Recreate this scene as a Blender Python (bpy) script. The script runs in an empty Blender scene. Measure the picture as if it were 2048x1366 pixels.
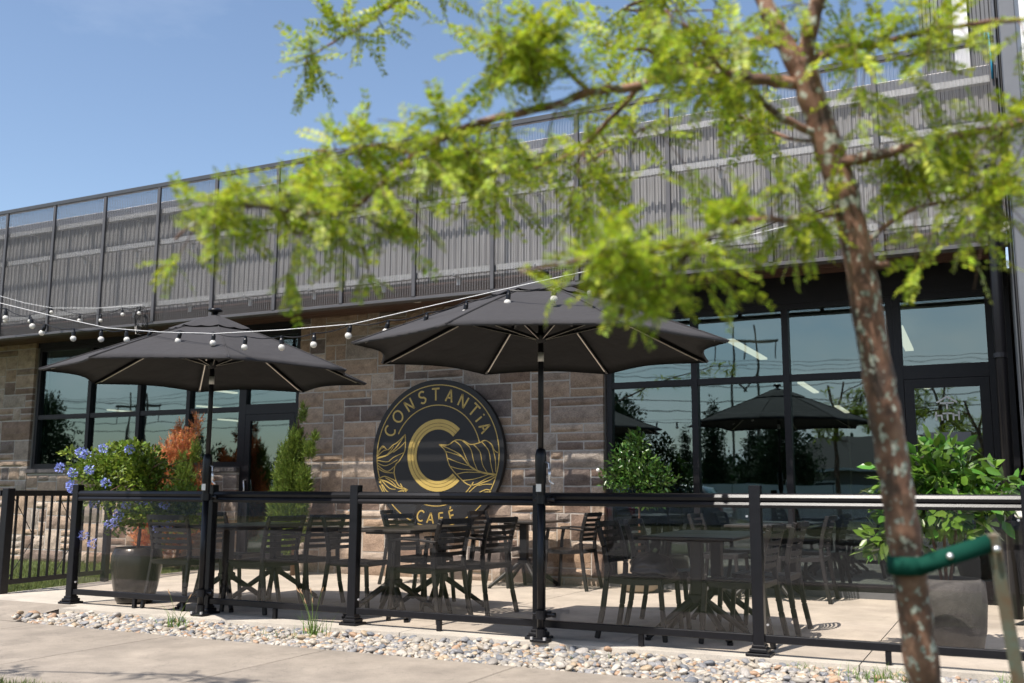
import bpy, bmesh, math, random
import numpy as np
from mathutils import Vector, Matrix, Euler
R = math.radians
rnd = random.Random(7)
nr = np.random.RandomState(5)
SC = bpy.context.scene
COL = SC.collection

# ------------------------------------------------------------------ camera
YAW, PITCH, ROLL = R(26.3), R(8.63), R(0.27)
fw = Vector((-math.sin(YAW)*math.cos(PITCH), math.cos(YAW)*math.cos(PITCH), math.sin(PITCH)))
rt0 = Vector((math.cos(YAW), math.sin(YAW), 0)); up0 = rt0.cross(fw)
rt = rt0*math.cos(ROLL)+up0*math.sin(ROLL); up = up0*math.cos(ROLL)-rt0*math.sin(ROLL)
CAM = Vector((0, 0, 1.05))
cd = bpy.data.cameras.new('camera'); cam = bpy.data.objects.new('camera', cd); COL.objects.link(cam)
m = Matrix((rt, up, -fw)).transposed().to_4x4(); m.translation = CAM; cam.matrix_world = m
cd.lens = 35.0; cd.sensor_width = 36.0; cd.clip_start = 0.05; cd.clip_end = 2000
cd.dof.use_dof = True; cd.dof.focus_distance = 8.6; cd.dof.aperture_fstop = 2.2
SC.camera = cam

# ------------------------------------------------------------------ sky, sun, exposure
EL, AZ = R(57.3), R(194)
w = bpy.data.worlds.new('World'); SC.world = w; w.use_nodes = True
nt = w.node_tree; nt.nodes.clear()
def N(nt, t, **k):
    n = nt.nodes.new(t)
    for a, b in k.items(): setattr(n, a, b)
    return n
sky = N(nt, 'ShaderNodeTexSky', sky_type='NISHITA', sun_disc=False, sun_elevation=EL, sun_rotation=AZ,
        altitude=50, air_density=1.0, dust_density=1.3, ozone_density=1.1)
tc = N(nt, 'ShaderNodeTexCoord'); sep = N(nt, 'ShaderNodeSeparateXYZ')
nt.links.new(tc.outputs['Generated'], sep.inputs[0])
mp = N(nt, 'ShaderNodeMapping'); mp.inputs['Scale'].default_value = (1.0, 1.0, 2.6); mp.inputs['Location'].default_value = (.35, 1.9, .4)
nt.links.new(tc.outputs['Generated'], mp.inputs[0])
nz = N(nt, 'ShaderNodeTexNoise'); nz.inputs['Scale'].default_value = 2.6; nz.inputs['Detail'].default_value = 9; nz.inputs['Roughness'].default_value = 0.58
nt.links.new(mp.outputs[0], nz.inputs[0])
cr = N(nt, 'ShaderNodeValToRGB'); cr.color_ramp.elements[0].position = 0.56; cr.color_ramp.elements[1].position = 0.74
nt.links.new(nz.outputs[0], cr.inputs[0])
cm = N(nt, 'ShaderNodeMath', operation='MULTIPLY'); cm.inputs[1].default_value = 0.10
nt.links.new(cr.outputs[0], cm.inputs[0])
# a low bank of cumulus all round the horizon
nz2 = N(nt, 'ShaderNodeTexNoise'); nz2.inputs['Scale'].default_value = 4.2; nz2.inputs['Detail'].default_value = 10; nz2.inputs['Roughness'].default_value = 0.55
mp2 = N(nt, 'ShaderNodeMapping'); mp2.inputs['Scale'].default_value = (1.0, 1.0, 2.2); mp2.inputs['Location'].default_value = (2.3, .7, 0)
nt.links.new(tc.outputs['Generated'], mp2.inputs[0]); nt.links.new(mp2.outputs[0], nz2.inputs[0])
cr2 = N(nt, 'ShaderNodeValToRGB'); cr2.color_ramp.elements[0].position = 0.42; cr2.color_ramp.elements[1].position = 0.60
nt.links.new(nz2.outputs[0], cr2.inputs[0])
lo = N(nt, 'ShaderNodeMapRange', interpolation_type='SMOOTHSTEP'); lo.inputs[1].default_value = .13; lo.inputs[2].default_value = .25; lo.inputs[3].default_value = .95; lo.inputs[4].default_value = 0
nt.links.new(sep.outputs[2], lo.inputs[0])
cm2 = N(nt, 'ShaderNodeMath', operation='MULTIPLY'); nt.links.new(cr2.outputs[0], cm2.inputs[0]); nt.links.new(lo.outputs[0], cm2.inputs[1])
cx = N(nt, 'ShaderNodeMath', operation='MAXIMUM'); nt.links.new(cm.outputs[0], cx.inputs[0]); nt.links.new(cm2.outputs[0], cx.inputs[1])
mx = N(nt, 'ShaderNodeMix', data_type='RGBA'); mx.inputs[7].default_value = (7.5, 7.8, 8.3, 1)
nt.links.new(cx.outputs[0], mx.inputs[0]); nt.links.new(sky.outputs[0], mx.inputs[6])
bg = N(nt, 'ShaderNodeBackground'); bg.inputs[1].default_value = 0.112
wo = N(nt, 'ShaderNodeOutputWorld')
nt.links.new(mx.outputs[2], bg.inputs[0]); nt.links.new(bg.outputs[0], wo.inputs[0])
sd = bpy.data.lights.new('sun', 'SUN'); sd.energy = 4.4; sd.angle = R(0.5); sd.color = (1.0, 0.94, 0.86)
sun = bpy.data.objects.new('sun', sd); COL.objects.link(sun)
sdir = Vector((math.sin(AZ)*math.cos(EL), math.cos(AZ)*math.cos(EL), math.sin(EL)))
sun.rotation_euler = sdir.to_track_quat('Z', 'Y').to_euler(); sun.location = sdir*30
SC.view_settings.view_transform = 'Standard'; SC.view_settings.look = 'None'
SC.view_settings.exposure = 0.78; SC.view_settings.gamma = 1; SC.view_settings.use_curve_mapping = False
SC.render.engine = 'CYCLES'
SC.cycles.max_bounces = 8; SC.cycles.transparent_max_bounces = 24; SC.cycles.glossy_bounces = 4
SC.cycles.caustics_reflective = False; SC.cycles.caustics_refractive = False
SC.cycles.use_denoising = True

def at(x, y, d):
    """a point d metres in front of the lens plane, used for laying out the branches of the near tree"""
    return CAM + (fw + rt*((x-1024)/1991.1) - up*((y-683)/1991.1))*d

# ------------------------------------------------------------------ materials
MATS = {}
def mat(name, col, rough=0.6, metal=0.0, var=0.0, vscale=8.0, bump=0.0, bscale=60.0, col2=None, objrand=0.0,
        island=0.0, trans=0.0, spec=0.5, stretch=None, coat=0.0):
    mm = bpy.data.materials.new(name); mm.use_nodes = True; t = mm.node_tree
    b = t.nodes['Principled BSDF']; b.inputs['Roughness'].default_value = rough; b.inputs['Metallic'].default_value = metal
    b.inputs['Specular IOR Level'].default_value = spec; b.inputs['Coat Weight'].default_value = coat
    L = t.links.new
    tcn = N(t, 'ShaderNodeTexCoord'); mpn = N(t, 'ShaderNodeMapping'); L(tcn.outputs['Object'], mpn.inputs[0])
    if stretch: mpn.inputs['Scale'].default_value = stretch
    src = None
    if var or col2:
        n1 = N(t, 'ShaderNodeTexNoise'); n1.inputs['Scale'].default_value = vscale; n1.inputs['Detail'].default_value = 6; n1.inputs['Roughness'].default_value = 0.65
        L(mpn.outputs[0], n1.inputs[0])
        rp = N(t, 'ShaderNodeValToRGB'); rp.color_ramp.elements[0].position = 0.32; rp.color_ramp.elements[1].position = 0.68
        c2 = col2 or tuple(c*(1-var) for c in col); c1 = col if col2 else tuple(min(1, c*(1+var)) for c in col)
        rp.color_ramp.elements[0].color = (*c2, 1); rp.color_ramp.elements[1].color = (*c1, 1)
        L(n1.outputs[0], rp.inputs[0]); src = rp.outputs[0]
    if objrand or island:
        hs = N(t, 'ShaderNodeHueSaturation')
        if src: L(src, hs.inputs['Color'])
        else: hs.inputs['Color'].default_value = (*col, 1)
        if island:
            g = N(t, 'ShaderNodeNewGeometry'); o = g.outputs['Random Per Island']; k = island
        else:
            g = N(t, 'ShaderNodeObjectInfo'); o = g.outputs['Random']; k = objrand
        mr = N(t, 'ShaderNodeMapRange'); mr.inputs[3].default_value = 1-k; mr.inputs[4].default_value = 1+k
        L(o, mr.inputs[0]); L(mr.outputs[0], hs.inputs['Value'])
        mh = N(t, 'ShaderNodeMath', operation='MULTIPLY'); mh.inputs[1].default_value = 7.31; L(o, mh.inputs[0])
        fr = N(t, 'ShaderNodeMath', operation='FRACT'); L(mh.outputs[0], fr.inputs[0])
        m2 = N(t, 'ShaderNodeMapRange'); m2.inputs[3].default_value = 0.5-0.045*k; m2.inputs[4].default_value = 0.5+0.06*k
        L(fr.outputs[0], m2.inputs[0]); L(m2.outputs[0], hs.inputs['Hue'])
        src = hs.outputs[0]
    if src: L(src, b.inputs['Base Color'])
    else: b.inputs['Base Color'].default_value = (*col, 1)
    if bump:
        n2 = N(t, 'ShaderNodeTexNoise'); n2.inputs['Scale'].default_value = bscale; n2.inputs['Detail'].default_value = 5
        L(mpn.outputs[0], n2.inputs[0])
        bp = N(t, 'ShaderNodeBump'); bp.inputs['Strength'].default_value = bump; bp.inputs['Distance'].default_value = 0.01
        L(n2.outputs[0], bp.inputs['Height']); L(bp.outputs[0], b.inputs['Normal'])
    if trans:
        tr = N(t, 'ShaderNodeBsdfTranslucent')
        if src:
            L(src, tr.inputs[0])
        else: tr.inputs[0].default_value = (*col, 1)
        mxs = N(t, 'ShaderNodeMixShader'); mxs.inputs[0].default_value = trans
        L(b.outputs[0], mxs.inputs[1]); L(tr.outputs[0], mxs.inputs[2])
        L(mxs.outputs[0], t.nodes['Material Output'].inputs[0])
    MATS[name] = mm; return mm

def pebble_mat(name, island):
    mm = bpy.data.materials.new(name); mm.use_nodes = True; t = mm.node_tree; L = t.links.new
    b = t.nodes['Principled BSDF']; b.inputs['Roughness'].default_value = .65
    if island: o = N(t, 'ShaderNodeNewGeometry').outputs['Random Per Island']
    else: o = N(t, 'ShaderNodeObjectInfo').outputs['Random']
    rp = N(t, 'ShaderNodeValToRGB'); rp.color_ramp.interpolation = 'CONSTANT'; el = rp.color_ramp.elements
    cols = [(.33, .29, .24), (.42, .39, .35), (.20, .20, .21), (.38, .30, .21), (.27, .25, .23), (.48, .45, .40), (.15, .16, .18), (.34, .32, .30), (.36, .24, .16), (.30, .28, .25), (.24, .24, .25), (.40, .36, .30)]
    while len(el) < len(cols): el.new(.5)
    for i, (e, c) in enumerate(zip(el, cols)): e.position = i/len(cols); e.color = (*c, 1)
    L(o, rp.inputs[0])
    tcn = N(t, 'ShaderNodeTexCoord'); n1 = N(t, 'ShaderNodeTexNoise'); n1.inputs['Scale'].default_value = 60 if island else 3; n1.inputs['Detail'].default_value = 6; L(tcn.outputs['Object'], n1.inputs[0])
    r2 = N(t, 'ShaderNodeValToRGB'); r2.color_ramp.elements[0].position = .3; r2.color_ramp.elements[0].color = (.7, .68, .66, 1); r2.color_ramp.elements[1].position = .7; r2.color_ramp.elements[1].color = (1.15, 1.13, 1.1, 1); L(n1.outputs[0], r2.inputs[0])
    mx1 = N(t, 'ShaderNodeMix', data_type='RGBA', blend_type='MULTIPLY'); mx1.inputs[0].default_value = 1
    L(rp.outputs[0], mx1.inputs[6]); L(r2.outputs[0], mx1.inputs[7]); L(mx1.outputs[2], b.inputs['Base Color'])
    return mm

def glass_mat(name, tint, refl, gcol, rough=0.0, wav=0.0):
    mm = bpy.data.materials.new(name); mm.use_nodes = True; t = mm.node_tree; t.nodes.remove(t.nodes['Principled BSDF'])
    L = t.links.new
    tr = N(t, 'ShaderNodeBsdfTransparent'); tr.inputs[0].default_value = (*tint, 1)
    gl = N(t, 'ShaderNodeBsdfGlossy'); gl.inputs[0].default_value = (*gcol, 1); gl.inputs['Roughness'].default_value = rough
    f = N(t, 'ShaderNodeFresnel'); f.inputs[0].default_value = 1.5
    a = N(t, 'ShaderNodeMath', operation='ADD', use_clamp=True); a.inputs[1].default_value = refl; L(f.outputs[0], a.inputs[0])
    gb_ = N(t, 'ShaderNodeNewGeometry'); iv = N(t, 'ShaderNodeMath', operation='SUBTRACT'); iv.inputs[0].default_value = 1.0; L(gb_.outputs['Backfacing'], iv.inputs[1])
    am = N(t, 'ShaderNodeMath', operation='MULTIPLY'); L(a.outputs[0], am.inputs[0]); L(iv.outputs[0], am.inputs[1])
    s = N(t, 'ShaderNodeMixShader'); L(am.outputs[0], s.inputs[0]); L(tr.outputs[0], s.inputs[1]); L(gl.outputs[0], s.inputs[2])
    if wav:
        tcn = N(t, 'ShaderNodeTexCoord'); n2 = N(t, 'ShaderNodeTexNoise'); n2.inputs['Scale'].default_value = 1.3; L(tcn.outputs['Object'], n2.inputs[0])
        bp = N(t, 'ShaderNodeBump'); bp.inputs['Strength'].default_value = wav; bp.inputs['Distance'].default_value = 0.02
        L(n2.outputs[0], bp.inputs['Height']); L(bp.outputs[0], gl.inputs['Normal'])
    L(s.outputs[0], t.nodes['Material Output'].inputs[0]); return mm

def perforated_mat(name, col, pitch, rad):
    mm = bpy.data.materials.new(name); mm.use_nodes = True; t = mm.node_tree; L = t.links.new
    b = t.nodes['Principled BSDF']; b.inputs['Base Color'].default_value = (*col, 1); b.inputs['Roughness'].default_value = 0.45; b.inputs['Metallic'].default_value = 0.35
    tcn = N(t, 'ShaderNodeTexCoord'); sp = N(t, 'ShaderNodeSeparateXYZ'); L(tcn.outputs['Object'], sp.inputs[0])
    def M_(op, a, bb=None, c=None):
        n = N(t, 'ShaderNodeMath', operation=op)
        for i, v in enumerate((a, bb, c)):
            if v is None: continue
            if isinstance(v, (int, float)): n.inputs[i].default_value = v
            else: L(v, n.inputs[i])
        return n.outputs[0]
    def lattice(ox, oz):
        x = M_('SUBTRACT', M_('FRACT', M_('ADD', M_('DIVIDE', sp.outputs[0], pitch), ox+50)), 0.5)
        z = M_('MULTIPLY', M_('SUBTRACT', M_('FRACT', M_('ADD', M_('DIVIDE', sp.outputs[2], pitch*1.732), oz+50)), 0.5), 1.732)
        return M_('ADD', M_('MULTIPLY', x, x), M_('MULTIPLY', z, z))
    d = M_('MINIMUM', lattice(0, 0), lattice(0.5, 0.5))
    h = M_('LESS_THAN', d, (rad/pitch)**2)
    tr = N(t, 'ShaderNodeBsdfTransparent'); s = N(t, 'ShaderNodeMixShader')
    L(h, s.inputs[0]); L(b.outputs[0], s.inputs[1]); L(tr.outputs[0], s.inputs[2]); L(s.outputs[0], t.nodes['Material Output'].inputs[0])
    return mm

def emit_mat(name, col, s):
    mm = bpy.data.materials.new(name); mm.use_nodes = True; t = mm.node_tree
    b = t.nodes['Principled BSDF']; b.inputs['Emission Color'].default_value = (*col, 1); b.inputs['Emission Strength'].default_value = s
    b.inputs['Base Color'].default_value = (0.8, 0.8, 0.8, 1); return mm

def stone_mat(name, bright=1.0):
    mm = bpy.data.materials.new(name); mm.use_nodes = True; t = mm.node_tree; L = t.links.new
    b = t.nodes['Principled BSDF']; b.inputs['Roughness'].default_value = 0.88
    oi = N(t, 'ShaderNodeObjectInfo')
    rp = N(t, 'ShaderNodeValToRGB'); rp.color_ramp.interpolation = 'LINEAR'
    cols = [(0, (.29, .215, .16)), (.18, (.36, .27, .20)), (.36, (.31, .22, .15)), (.52, (.46, .37, .29)), (.66, (.33, .28, .235)), (.8, (.22, .15, .11)), (.93, (.125, .11, .105)), (1, (.40, .34, .28))]
    el = rp.color_ramp.elements
    while len(el) < len(cols): el.new(0.5)
    for e, (p, c) in zip(el, cols): e.position = p; e.color = (c[0]*bright, c[1]*bright*1.01, c[2]*bright*1.03, 1)
    L(oi.outputs['Random'], rp.inputs[0])
    tcn = N(t, 'ShaderNodeTexCoord'); n1 = N(t, 'ShaderNodeTexNoise'); n1.inputs['Scale'].default_value = 7; n1.inputs['Detail'].default_value = 8; n1.inputs['Roughness'].default_value = 0.7
    L(tcn.outputs['Object'], n1.inputs[0])
    r2 = N(t, 'ShaderNodeValToRGB'); r2.color_ramp.elements[0].position = .35; r2.color_ramp.elements[0].color = (.52, .49, .47, 1); r2.color_ramp.elements[1].position = .62; r2.color_ramp.elements[1].color = (1.12, 1.1, 1.06, 1)
    L(n1.outputs[0], r2.inputs[0])
    mx1 = N(t, 'ShaderNodeMix', data_type='RGBA', blend_type='MULTIPLY'); mx1.inputs[0].default_value = .75
    L(rp.outputs[0], mx1.inputs[6]); L(r2.outputs[0], mx1.inputs[7])
    n3 = N(t, 'ShaderNodeTexNoise'); n3.inputs['Scale'].default_value = 90; n3.inputs['Detail'].default_value = 4
    L(tcn.outputs['Object'], n3.inputs[0])
    r3 = N(t, 'ShaderNodeValToRGB'); r3.color_ramp.elements[0].position = .4; r3.color_ramp.elements[0].color = (.72, .7, .68, 1); r3.color_ramp.elements[1].position = .62; r3.color_ramp.elements[1].color = (1.15, 1.15, 1.15, 1)
    L(n3.outputs[0], r3.inputs[0])
    mx2 = N(t, 'ShaderNodeMix', data_type='RGBA', blend_type='MULTIPLY'); mx2.inputs[0].default_value = .8
    L(mx1.outputs[2], mx2.inputs[6]); L(r3.outputs[0], mx2.inputs[7]); L(mx2.outputs[2], b.inputs['Base Color'])
    ad = N(t, 'ShaderNodeMath', operation='ADD'); L(n1.outputs[0], ad.inputs[0]); L(n3.outputs[0], ad.inputs[1])
    bp = N(t, 'ShaderNodeBump'); bp.inputs['Strength'].default_value = .9; bp.inputs['Distance'].default_value = .012
    L(ad.outputs[0], bp.inputs['Height']); L(bp.outputs[0], b.inputs['Normal'])
    return mm

def bark_mat(name):
    mm = bpy.data.materials.new(name); mm.use_nodes = True; t = mm.node_tree; L = t.links.new
    b = t.nodes['Principled BSDF']; b.inputs['Roughness'].default_value = 0.8
    tcn = N(t, 'ShaderNodeTexCoord')
    n1 = N(t, 'ShaderNodeTexNoise'); n1.inputs['Scale'].default_value = 14; n1.inputs['Detail'].default_value = 8; L(tcn.outputs['Object'], n1.inputs[0])
    r1 = N(t, 'ShaderNodeValToRGB'); e = r1.color_ramp.elements
    e[0].position = .35; e[0].color = (.06, .038, .028, 1); e[1].position = .66; e[1].color = (.27, .15, .095, 1)
    k = e.new(.5); k.color = (.17, .085, .053, 1); L(n1.outputs[0], r1.inputs[0])
    mp_ = N(t, 'ShaderNodeMapping'); mp_.inputs['Location'].default_value = (3, 1, 4); mp_.inputs['Scale'].default_value = (1, 1, .75); L(tcn.outputs['Object'], mp_.inputs[0])
    n2 = N(t, 'ShaderNodeTexNoise'); n2.inputs['Scale'].default_value = 42; n2.inputs['Detail'].default_value = 4; L(mp_.outputs[0], n2.inputs[0])
    r2 = N(t, 'ShaderNodeValToRGB'); r2.color_ramp.elements[0].position = .56; r2.color_ramp.elements[1].position = .61; L(n2.outputs[0], r2.inputs[0])
    n4 = N(t, 'ShaderNodeTexNoise'); n4.inputs['Scale'].default_value = 90; L(tcn.outputs['Object'], n4.inputs[0])
    r4 = N(t, 'ShaderNodeValToRGB'); r4.color_ramp.elements[0].color = (.17, .19, .14, 1); r4.color_ramp.elements[1].color = (.5, .5, .42, 1); r4.color_ramp.elements[0].position = .35; r4.color_ramp.elements[1].position = .6; L(n4.outputs[0], r4.inputs[0])
    mx1 = N(t, 'ShaderNodeMix', data_type='RGBA'); L(r2.outputs[0], mx1.inputs[0]); L(r1.outputs[0], mx1.inputs[6]); L(r4.outputs[0], mx1.inputs[7])
    L(mx1.outputs[2], b.inputs['Base Color'])
    bp = N(t, 'ShaderNodeBump'); bp.inputs['Strength'].default_value = 1; bp.inputs['Distance'].default_value = .010
    L(n1.outputs[0], bp.inputs['Height']); L(bp.outputs[0], b.inputs['Normal'])
    return mm

BLACK = mat('black_metal', (.0055, .0055, .0075), .34, .0, spec=.35, var=.2, vscale=20, bump=.05, bscale=200)
FRAME = mat('window_frame_black', (.007, .0062, .0075), .45, spec=.3, var=.2, vscale=10)
DARKP = mat('charcoal_resin', (.0095, .009, .009), .45, spec=.4, var=.25, vscale=15, bump=.08, bscale=300)
TABLEM = mat('table_top_charcoal', (.032, .030, .028), .35, var=.25, vscale=12)
CONC = mat('broom_concrete', (.315, .275, .238), .85, var=.17, vscale=3.1, bump=.28, bscale=240)
CONC2 = mat('patio_concrete', (.47, .43, .385), .85, var=.15, vscale=2.6, bump=.25, bscale=200)
def weather(mm, amt):
    t = mm.node_tree; L = t.links.new; b = t.nodes['Principled BSDF']; src = b.inputs['Base Color'].links[0].from_socket
    g_ = N(t, 'ShaderNodeNewGeometry')
    def ramp(inp, p0, c0, p1, c1):
        r = N(t, 'ShaderNodeValToRGB'); e = r.color_ramp.elements; e[0].position = p0; e[0].color = (c0, c0, c0, 1); e[1].position = p1; e[1].color = (c1, c1*.995, c1*.98, 1); L(inp, r.inputs[0]); return r.outputs[0]
    n1 = N(t, 'ShaderNodeTexNoise'); n1.inputs['Scale'].default_value = .9; n1.inputs['Detail'].default_value = 7; n1.inputs['Roughness'].default_value = .7; L(g_.outputs['Position'], n1.inputs[0])
    n2 = N(t, 'ShaderNodeTexVoronoi'); n2.inputs['Scale'].default_value = 26; L(g_.outputs['Position'], n2.inputs[0])
    n3 = N(t, 'ShaderNodeTexNoise'); n3.inputs['Scale'].default_value = 130; n3.inputs['Detail'].default_value = 3; L(g_.outputs['Position'], n3.inputs[0])
    wv = N(t, 'ShaderNodeTexNoise'); wv.inputs['Scale'].default_value = 1.1; wv.inputs['Detail'].default_value = 9; wv.inputs['Roughness'].default_value = .6; L(g_.outputs['Position'], wv.inputs[0])
    ab = N(t, 'ShaderNodeMath', operation='SUBTRACT'); ab.inputs[1].default_value = .5; L(wv.outputs[0], ab.inputs[0]); aa = N(t, 'ShaderNodeMath', operation='ABSOLUTE'); L(ab.outputs[0], aa.inputs[0])
    for o in (ramp(n1.outputs[0], .34, 1-.26*amt, .62, 1.05), ramp(n2.outputs['Distance'], .05, 1-.5*amt, .09, 1.0), ramp(n3.outputs[0], .35, 1-.18*amt, .65, 1.06), ramp(aa.outputs[0], .0008, 1-.32*amt, .0022, 1.0)):
        m_ = N(t, 'ShaderNodeMix', data_type='RGBA', blend_type='MULTIPLY'); m_.inputs[0].default_value = 1; L(src, m_.inputs[6]); L(o, m_.inputs[7]); src = m_.outputs[2]
    L(src, b.inputs['Base Color'])
weather(CONC, 1.0); weather(CONC2, .7)
MORTAR = mat('mortar', (.44, .41, .37), .95, var=.15, vscale=30, bump=.4, bscale=150)
STONE = stone_mat('stone_blocks', 1.15)
SILL = mat('sill_stone', (.075, .068, .066), .8, var=.35, vscale=14, bump=.6, bscale=70, objrand=.2)
SCREEN = perforated_mat('perforated_screen', (.165, .16, .16), .0115, .0045)
SCRPOST = mat('screen_post_metal', (.085, .082, .085), .45, .3, var=.1)
CAPM = mat('screen_cap_metal', (.06, .062, .066), .4, .3, var=.1)
GALV = mat('galvanised_rail', (.62, .61, .60), .42, .35, var=.12, vscale=15)
SIDING = mat('grey_siding', (.40, .39, .385), .5, .2, var=.08, vscale=3)
PARAP = mat('parapet_flashing', (.92, .86, .84), .5, 0, var=.06, vscale=3)
SOFFIT = mat('brown_soffit', (.075, .036, .024), .5, var=.3, vscale=4, stretch=(.4, 6, 6), objrand=.15)
WHITEP = mat('white_panel', (.66, .67, .69), .45, .1, var=.06, vscale=2)
GREYP = mat('grey_panel', (.13, .135, .145), .4, .3, var=.08, vscale=3)
CANOPY = mat('charcoal_fabric', (.034, .032, .034), .95, var=.14, vscale=260, bump=.25, bscale=700)
def wrinkle(mm):
    t = mm.node_tree; L = t.links.new; tcn = N(t, 'ShaderNodeTexCoord'); n = N(t, 'ShaderNodeTexNoise'); n.inputs['Scale'].default_value = 4.5; n.inputs['Detail'].default_value = 3; L(tcn.outputs['Object'], n.inputs[0])
    bp = N(t, 'ShaderNodeBump'); bp.inputs['Strength'].default_value = .5; bp.inputs['Distance'].default_value = .05; L(n.outputs[0], bp.inputs['Height'])
    b = t.nodes['Principled BSDF']; old = b.inputs['Normal'].links[0].from_node; L(bp.outputs[0], old.inputs['Normal'])
wrinkle(CANOPY)
ALU = mat('bright_aluminium', (.72, .66, .58), .35, .7)
WHITEB = mat('white_plastic', (.72, .71, .67), .45)
SIGNB = mat('sign_black', (.0065, .0062, .0068), .6, var=.15, vscale=3)
GOLD = mat('sign_gold', (.44, .31, .085), .45, .15, var=.06, vscale=8)
WGLASS = glass_mat('window_glass', (.55, .64, .62), .19, (.55, .71, .71), wav=.06)
FGLASS = glass_mat('smoked_fence_glass', (.965, .94, .92), .012, (1, 1, 1))
BULB = glass_mat('bulb_glass', (.9, .9, .9), .25, (1, 1, 1), rough=.05)
BULBW = mat('frosted_bulb', (.74, .72, .68), .25, trans=.3)
CABLEW = mat('white_cable', (.7, .7, .7), .5)
POTD = mat('dark_glazed_pot', (.02, .019, .018), .25, var=.3, vscale=6, bump=.15, bscale=40, stretch=(1, 1, .3))
POTG = mat('cement_pot', (.055, .052, .05), .75, var=.3, vscale=9, bump=.3, bscale=90)
POTT = mat('tan_pot', (.30, .25, .19), .8, var=.15, vscale=9)
SOIL = mat('potting_soil', (.05, .035, .025), .95, var=.3, vscale=40, bump=.6)
BARK = bark_mat('lichen_bark')
TWIG = mat('twig_bark', (.12, .065, .04), .8, var=.35, vscale=40)
LOCUST = mat('locust_leaf', (.34, .40, .028), .5, island=.55, trans=.45)
PLUMB = mat('plumbago_leaf', (.15, .215, .025), .45, island=.5, trans=.3)
BLUEF = mat('blue_petal', (.33, .40, .80), .6, island=.25, trans=.25)
CEDARG = mat('cedar_green', (.135, .19, .025), .6, island=.5, trans=.25)
CEDARB = mat('cedar_brown', (.52, .19, .07), .7, island=.5, trans=.15)
GARD = mat('gardenia_leaf', (.055, .115, .02), .28, island=.5, trans=.2)
LAUREL = mat('laurel_leaf', (.085, .18, .022), .3, island=.5, trans=.28)
WEEDM = mat('weed_green', (.13, .22, .035), .6, island=.4, trans=.3)
SEED = mat('seed_head', (.32, .2, .11), .8)
GRASSB = mat('grass_blade', (.135, .165, .045), .6, island=.5, trans=.3)
LAWN = mat('lawn_ground', (.055, .075, .018), .9, var=.35, vscale=14, bump=.8, bscale=80)
ASPH = mat('asphalt', (.115, .108, .105), .85, var=.15, vscale=5, bump=.3, bscale=200)
PEB = pebble_mat('river_pebble', True)
GRAVB = mat('gravel_bed_soil', (.16, .14, .12), .9, var=.3, vscale=20, bump=.6)
TREEF = mat('tree_foliage', (.022, .05, .014), .75, island=.5, trans=.15)
GREENTIE = mat('green_tie_strap', (.003, .045, .030), .85, spec=.15)
STAKEM = mat('painted_stake', (.13, .155, .12), .6, col2=(.16, .09, .05), vscale=18)
BOLT = mat('zinc_bolt', (.7, .7, .72), .3, .8)
BROOF = mat('house_roof', (.03, .027, .026), .9, var=.2)
HWALL = mat('house_wall', (.22, .20, .18), .8)
HTRIM = mat('house_trim', (.7, .7, .7), .6)
CARP = mat('car_black', (.012, .013, .016), .2, coat=1.0)
CARR = mat('car_red_lamp', (.55, .015, .02), .2, coat=1.0)
TYRE = mat('tyre_rubber', (.02, .02, .02), .9)
INFLOOR = mat('interior_floor', (.11, .10, .09), .5)
INWALL = mat('interior_wall', (.10, .10, .10), .8)
LAMPM = emit_mat('linear_lamp', (1.0, .78, .6), 1.1)
DOWNL = mat('downlight_lens', (.75, .72, .65), .4)
WOODP = mat('pole_wood', (.16, .13, .10), .8, var=.2)
BLUEROPE = mat('blue_strap', (.02, .25, .42), .6)
BAGM = mat('black_leather', (.012, .012, .013), .35, bump=.7, bscale=22)
WHITET = mat('white_vinyl', (.6, .6, .6), .5)

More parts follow.
